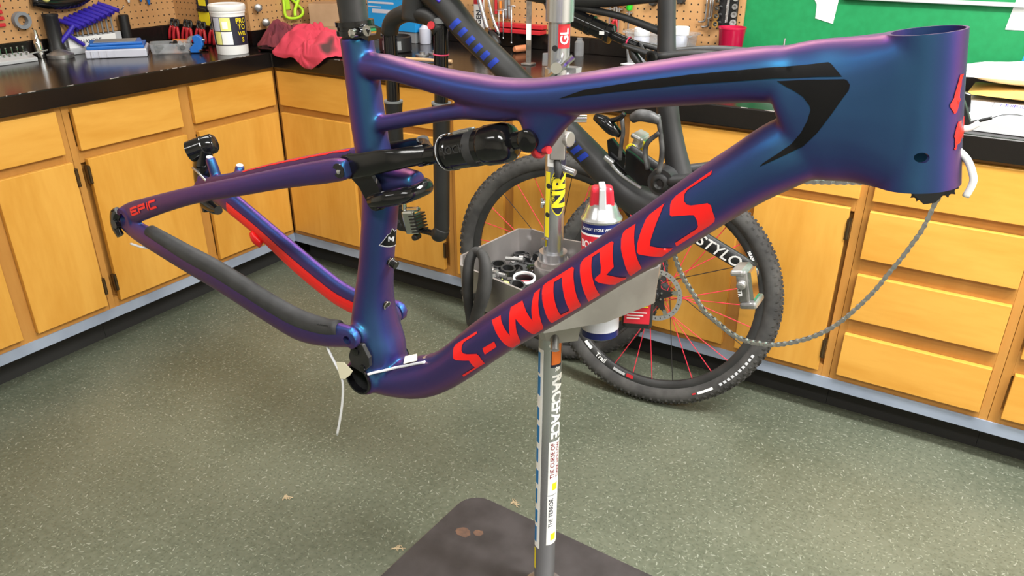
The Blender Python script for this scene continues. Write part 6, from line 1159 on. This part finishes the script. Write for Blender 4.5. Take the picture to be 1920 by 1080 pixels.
t = thing('parts_tub', 'clear plastic tub of small bags and jars on the back counter', 'tub', (1.425, 0.530, CZ))
tubp = rrect(-0.125, 0.125, -0.055, 0.055, 0.012)
mk('tub', rings([[(x * 0.86, y * 0.86, 0) for x, y in tubp], [(x * 0.97, y * 0.97, 0.105) for x, y in tubp], [(x * 1.04, y * 1.06, 0.106) for x, y in tubp], [(x * 1.04, y * 1.06, 0.112) for x, y in tubp], [(x * 0.95, y * 0.95, 0.112) for x, y in tubp], [(x * 0.84, y * 0.84, 0.004) for x, y in tubp]]), 'clear', t, smooth=35)
for x, y, z, s, mm, lab in ((-0.028, -0.012, 0.04, 0.026, 'blackmatte', 'black bag of parts inside the clear tub'), (0.030, -0.012, 0.042, 0.026, 'ltgrey', 'crumpled silver bag inside the clear tub')):
    o = mk('parts_bag', sphere((0, 0, 0), s, 8, 0.9), mm); o.location = (1.425 + x, 0.53 + y, CZ + z); tag(o, lab, 'bag')
for x, h, mm, lab in ((0.072, 0.125, 'white', 'white lidded jar standing tall in the clear tub'), (-0.075, 0.112, 'white', 'white lidded jar at the left end of the clear tub')):
    t2 = thing('lidded_jar', lab, 'jar', (1.425 + x, 0.535, CZ + 0.006)); mk('jar', lathe([(0.026, 0), (0.028, 0.004), (0.028, h - 0.03), (0.024, h - 0.025)], n=22), 'foggy', t2, smooth=40); mk('lid', lathe([(0.028, h - 0.025), (0.029, h), (0.024, h + 0.003)], n=22), 'white', t2, smooth=40); mk('label', arc_patch(R(-140), R(-20), 0.02, 0.06, 0.0282), 'paper', t2, smooth=30)
on('instruction_card', [prism([(-0.035, -0.02), (0.03, -0.025), (0.04, 0.02), (-0.02, 0.024)], (0, 0, 0.0012), (0, 0, 0), (1, 0, 0), (0, 1, 0))], 'paper', 'small white printed card lying on the counter behind the top tube', 'card', (1.345, 0.470, CZ))
# hex keys, socket rail, red cup by the green wall
for k, (x, z0, z1, f, lab) in enumerate(((1.558, 1.062, 1.15, 0.024, 'long L shaped hex key left of the socket rail'), (1.571, 1.046, 1.15, 0.026, 'longest L shaped hex key beside the socket rail'), (1.580, 1.075, 1.15, 0.014, 'short L shaped hex key nearest the socket rail'))):
    on('hex_key', [tube([(0, -0.012, z1 - 1.0), (0, -0.012, z0 + 0.012 - 1.0), (-0.003, -0.012, z0 + 0.003 - 1.0), (-f * 0.5, -0.012, z0 - 1.0), (-f, -0.012, z0 - 1.0)], 0.0032, n=6, sub=3)], 'dirtysteel', lab, 'hex key', (x, YB, 1.0), smooth=True)
t = thing('socket_rail', 'black rail of two rows of chrome sockets at the edge of the pegboard', 'socket set', (1.634, YB, 1.048))
mk('rail', box(-0.033, 0.036, -0.014, -0.0005, 0.0, 0.19), 'blackmatte', t, bevel=0.006); mk('extension_bar', cyl((0.002, -0.018, 0.018), (0.002, -0.018, 0.15), 0.0052, n=12), 'steel', t, smooth=40)
for k in range(6):
    z = 0.012 + 0.026 * k; r_ = 0.0125 - 0.0008 * k
    mk('socket', [ring((-0.026, -0.016, z), (-0.2, -1, 0), r_, r_ * 0.62, 0.022, 22), lathe([(r_ * 0.62, 0), (r_ * 0.62, 0.004)], (-0.026, -0.016, z), (-0.2, -1, 0), 14)], 'chrome', t, smooth=40)
    mk('socket', [ring((0.026, -0.014, z + 0.006), (0.2, -1, 0.1), r_ * 0.85, r_ * 0.4, 0.018, 20), lathe([(r_ * 0.5, 0), (r_ * 0.5, 0.012)], (0.026, -0.014, z + 0.006), (0.2, -1, 0.1), 14)], 'dirtysteel', t, smooth=40)
M['redcup'] = mat('translucent_red_plastic', (0.62, 0.01, 0.07), 0.25); bsdf(M['redcup']).inputs['Transmission Weight'].default_value = 0.25
on('cup', [lathe([(0.030, 0), (0.032, 0.003), (0.045, 0.138), (0.0465, 0.140), (0.0465, 0.145), (0.0435, 0.145), (0.030, 0.004), (0.005, 0.004)], n=36)], 'redcup', 'tall red plastic cup in front of the socket rail', 'cup', (1.680, 0.525, CZ), smooth=35)
on('tape_dispenser', [lathe([(0.014, 0), (0.015, 0.03), (0.006, 0.05), (0.012, 0.066)], n=16)], 'foggy', 'small clear bottle just right of the red cup', 'bottle', (1.760, 0.500, CZ), smooth=40)
t = thing('parts_dish', 'white dish holding a brush behind the top tube', 'dish', (1.86, 0.48, CZ)); mk('dish', lathe([(0.05, 0), (0.058, 0.06), (0.060, 0.064), (0.055, 0.064), (0.046, 0.006)], n=30), 'white', t, smooth=40)
on('brush', [cyl((0, 0, 0.0), (-0.004, 0.02, 0.095), 0.0032, n=8), lathe([(0.006, 0), (0.008, 0.02)], (0, 0, -0.02), (0, 0, 1), 10)], 'dirtysteel', 'thin brush standing in the white dish', 'brush', (1.868, 0.478, CZ + 0.028), smooth=40)
# papers on the green wall
YG = WY - 0.0008
on('paper_note', [prism([(-0.028, 0.002), (0.030, -0.012), (0.046, 0.22), (-0.040, 0.22), (-0.040, 0.06), (-0.030, 0.045)], (0, -0.0015, 0), (0, 0, 0), (1, 0, 0), (0, 0, 1))], 'paper', 'torn white paper note taped high on the green wall', 'paper', (1.952, YG, 1.092))
on('paper_note', [prism([(-0.010, 0.0), (0.15, 0.0), (0.15, 0.22), (0.012, 0.22)], (0, -0.0015, 0), (0, 0, 0), (1, 0, 0), (0, 0, 1))], 'paper', 'white paper sheet at the right edge of the green wall', 'paper', (2.478, YG, 1.094))
on('wall_rail', [box(-0.30, 0.55, -0.018, 0, 0, 0.012)], 'ltgrey', 'thin grey rail high on the green wall above the papers', 'rail', (2.30, YG, 1.158), bevel=0.002)
t = thing('parts_card', 'light blue parts card leaning on the green wall at the right edge', 'card', (2.585, 0.56, CZ)); mk('card', prism([(-0.062, 0.045), (0.06, 0.045), (0.066, 0.132), (-0.050, 0.132)], (0, 0.003, 0), (0, 0, 0), (1, 0, 0), (0, 0, 1)), 'sky', t); mk('band', prism([(-0.058, 0.078), (0.06, 0.078), (0.062, 0.092), (-0.056, 0.092)], (0, -0.0008, 0), (0, -0.0002, 0), (1, 0, 0), (0, 0, 1)), 'foggy', t); mk('logo', prism([(-0.035, 0.058), (0.0, 0.058), (0.0, 0.066), (-0.018, 0.074), (-0.035, 0.064)], (0, -0.0008, 0), (0, -0.0002, 0), (1, 0, 0), (0, 0, 1)), 'paper', t); mk('backing', box(-0.062, 0.06, 0.0, 0.004, 0.0, 0.0449), 'cardboard', t)
# mailers and boxed parts at the right end
def pillow(w, d, h, seed, n=18):
    rn = random.Random(seed); p = [rn.uniform(0, 6.28) for _ in range(4)]; V, F = [], []
    for s in (1, -1):
        for i in range(n + 1):
            for j in range(n + 1):
                u, v = 2 * i / n - 1, 2 * j / n - 1; e = (1 - abs(u) ** 3) * (1 - abs(v) ** 3); V.append((u * w / 2, v * d / 2, h / 2 + s * h / 2 * e * (0.86 + 0.14 * math.sin(7 * u + p[0] + 3 * v) * math.sin(5 * v + p[1]))))
    for s in (0, 1):
        o = s * (n + 1) ** 2
        for i in range(n):
            for j in range(n): a = o + i * (n + 1) + j; q = (a, a + n + 1, a + n + 2, a + 1); F.append(q if s == 0 else q[::-1])
    return V, F
on('padded_mailer', [pillow(0.34, 0.24, 0.062, 2)], 'paper', 'puffy white padded mailer on the stack by the green wall', 'mailer', (2.560, 0.400, CZ + 0.058), R(8), smooth=True)
on('padded_mailer', [pillow(0.30, 0.22, 0.028, 5)], 'manila', 'yellow manila envelope under the white mailer', 'envelope', (2.575, 0.345, CZ + 0.0325), R(-3), smooth=True)
t = thing('product_box', 'flat white boxed part with a barcode at the right end of the counter', 'box', (2.575, 0.150, CZ), rz=R(-4))
M['paleblue'] = noisy('pale_blue_white_board', (0.55, 0.56, 0.70), (0.80, 0.80, 0.84), 4, rough=0.5)
mk('carton', box(-0.165, 0.17, -0.145, 0.17, 0, 0.030), 'paleblue', t, bevel=0.001); mk('side_band', box(0.02, 0.04, -0.1456, -0.1452, 0.002, 0.029), 'inkdark', t)
mk('side_print', box(-0.164, 0.169, -0.1455, -0.1451, 0.001, 0.027), 'ltgrey', t)
lbl = mk('barcode_label', box(-0.092, 0.02, 0.028, 0.098, 0.0301, 0.0304), 'inkdark', t); mk('label_face', box(-0.0905, 0.0185, 0.0295, 0.0965, 0.0304, 0.0307), 'paper', lbl)
rn = random.Random(8); x = -0.078
for k in range(24):
    w_ = rn.choice((0.0012, 0.002, 0.003)); mk('barcode_bar', box(x, x + w_, 0.046, 0.088, 0.0307, 0.0309), 'purple', lbl); x += w_ + rn.choice((0.001, 0.0018, 0.0026))
    if x > 0.008: break
mk('print_line', box(-0.06, 0.01, -0.034, -0.028, 0.0301, 0.0303), 'grey', t)
on('black_bracket', [prism([(-0.03, 0), (0.03, 0), (0.022, 0.045), (-0.03, 0.06)], (0, 0.022, 0), (0, 0, 0), (1, 0, 0), (0, 0, 1))], 'blackgloss', 'glossy black bracket standing on the white box behind the head tube', 'bracket', (2.415, 0.070, CZ + 0.0305), R(15), bevel=0.003)
# debris on the floor
M['straw'] = mat('tan_debris', (0.45, 0.35, 0.22), 0.8)
for k, (x, y, lab) in enumerate(((1.133, -1.145, 'tan wisp of debris lying on the floor at the left'), (1.66, -0.84, 'tan wisp of debris on the floor beside the plate corner'), (1.50, -1.13, 'thin tan fibres on the floor at the plate edge'))):
    rn = random.Random(k); on('floor_debris', [tube([(rn.uniform(-0.02, 0.02), rn.uniform(-0.012, 0.012), 0.0012), (rn.uniform(-0.01, 0.01), rn.uniform(-0.01, 0.01), 0.003), (rn.uniform(-0.02, 0.02), rn.uniform(-0.012, 0.012), 0.0012)], 0.0009, n=5) for q in range(6)], 'straw', lab, 'debris', (x, y, 0))['kind'] = 'stuff'
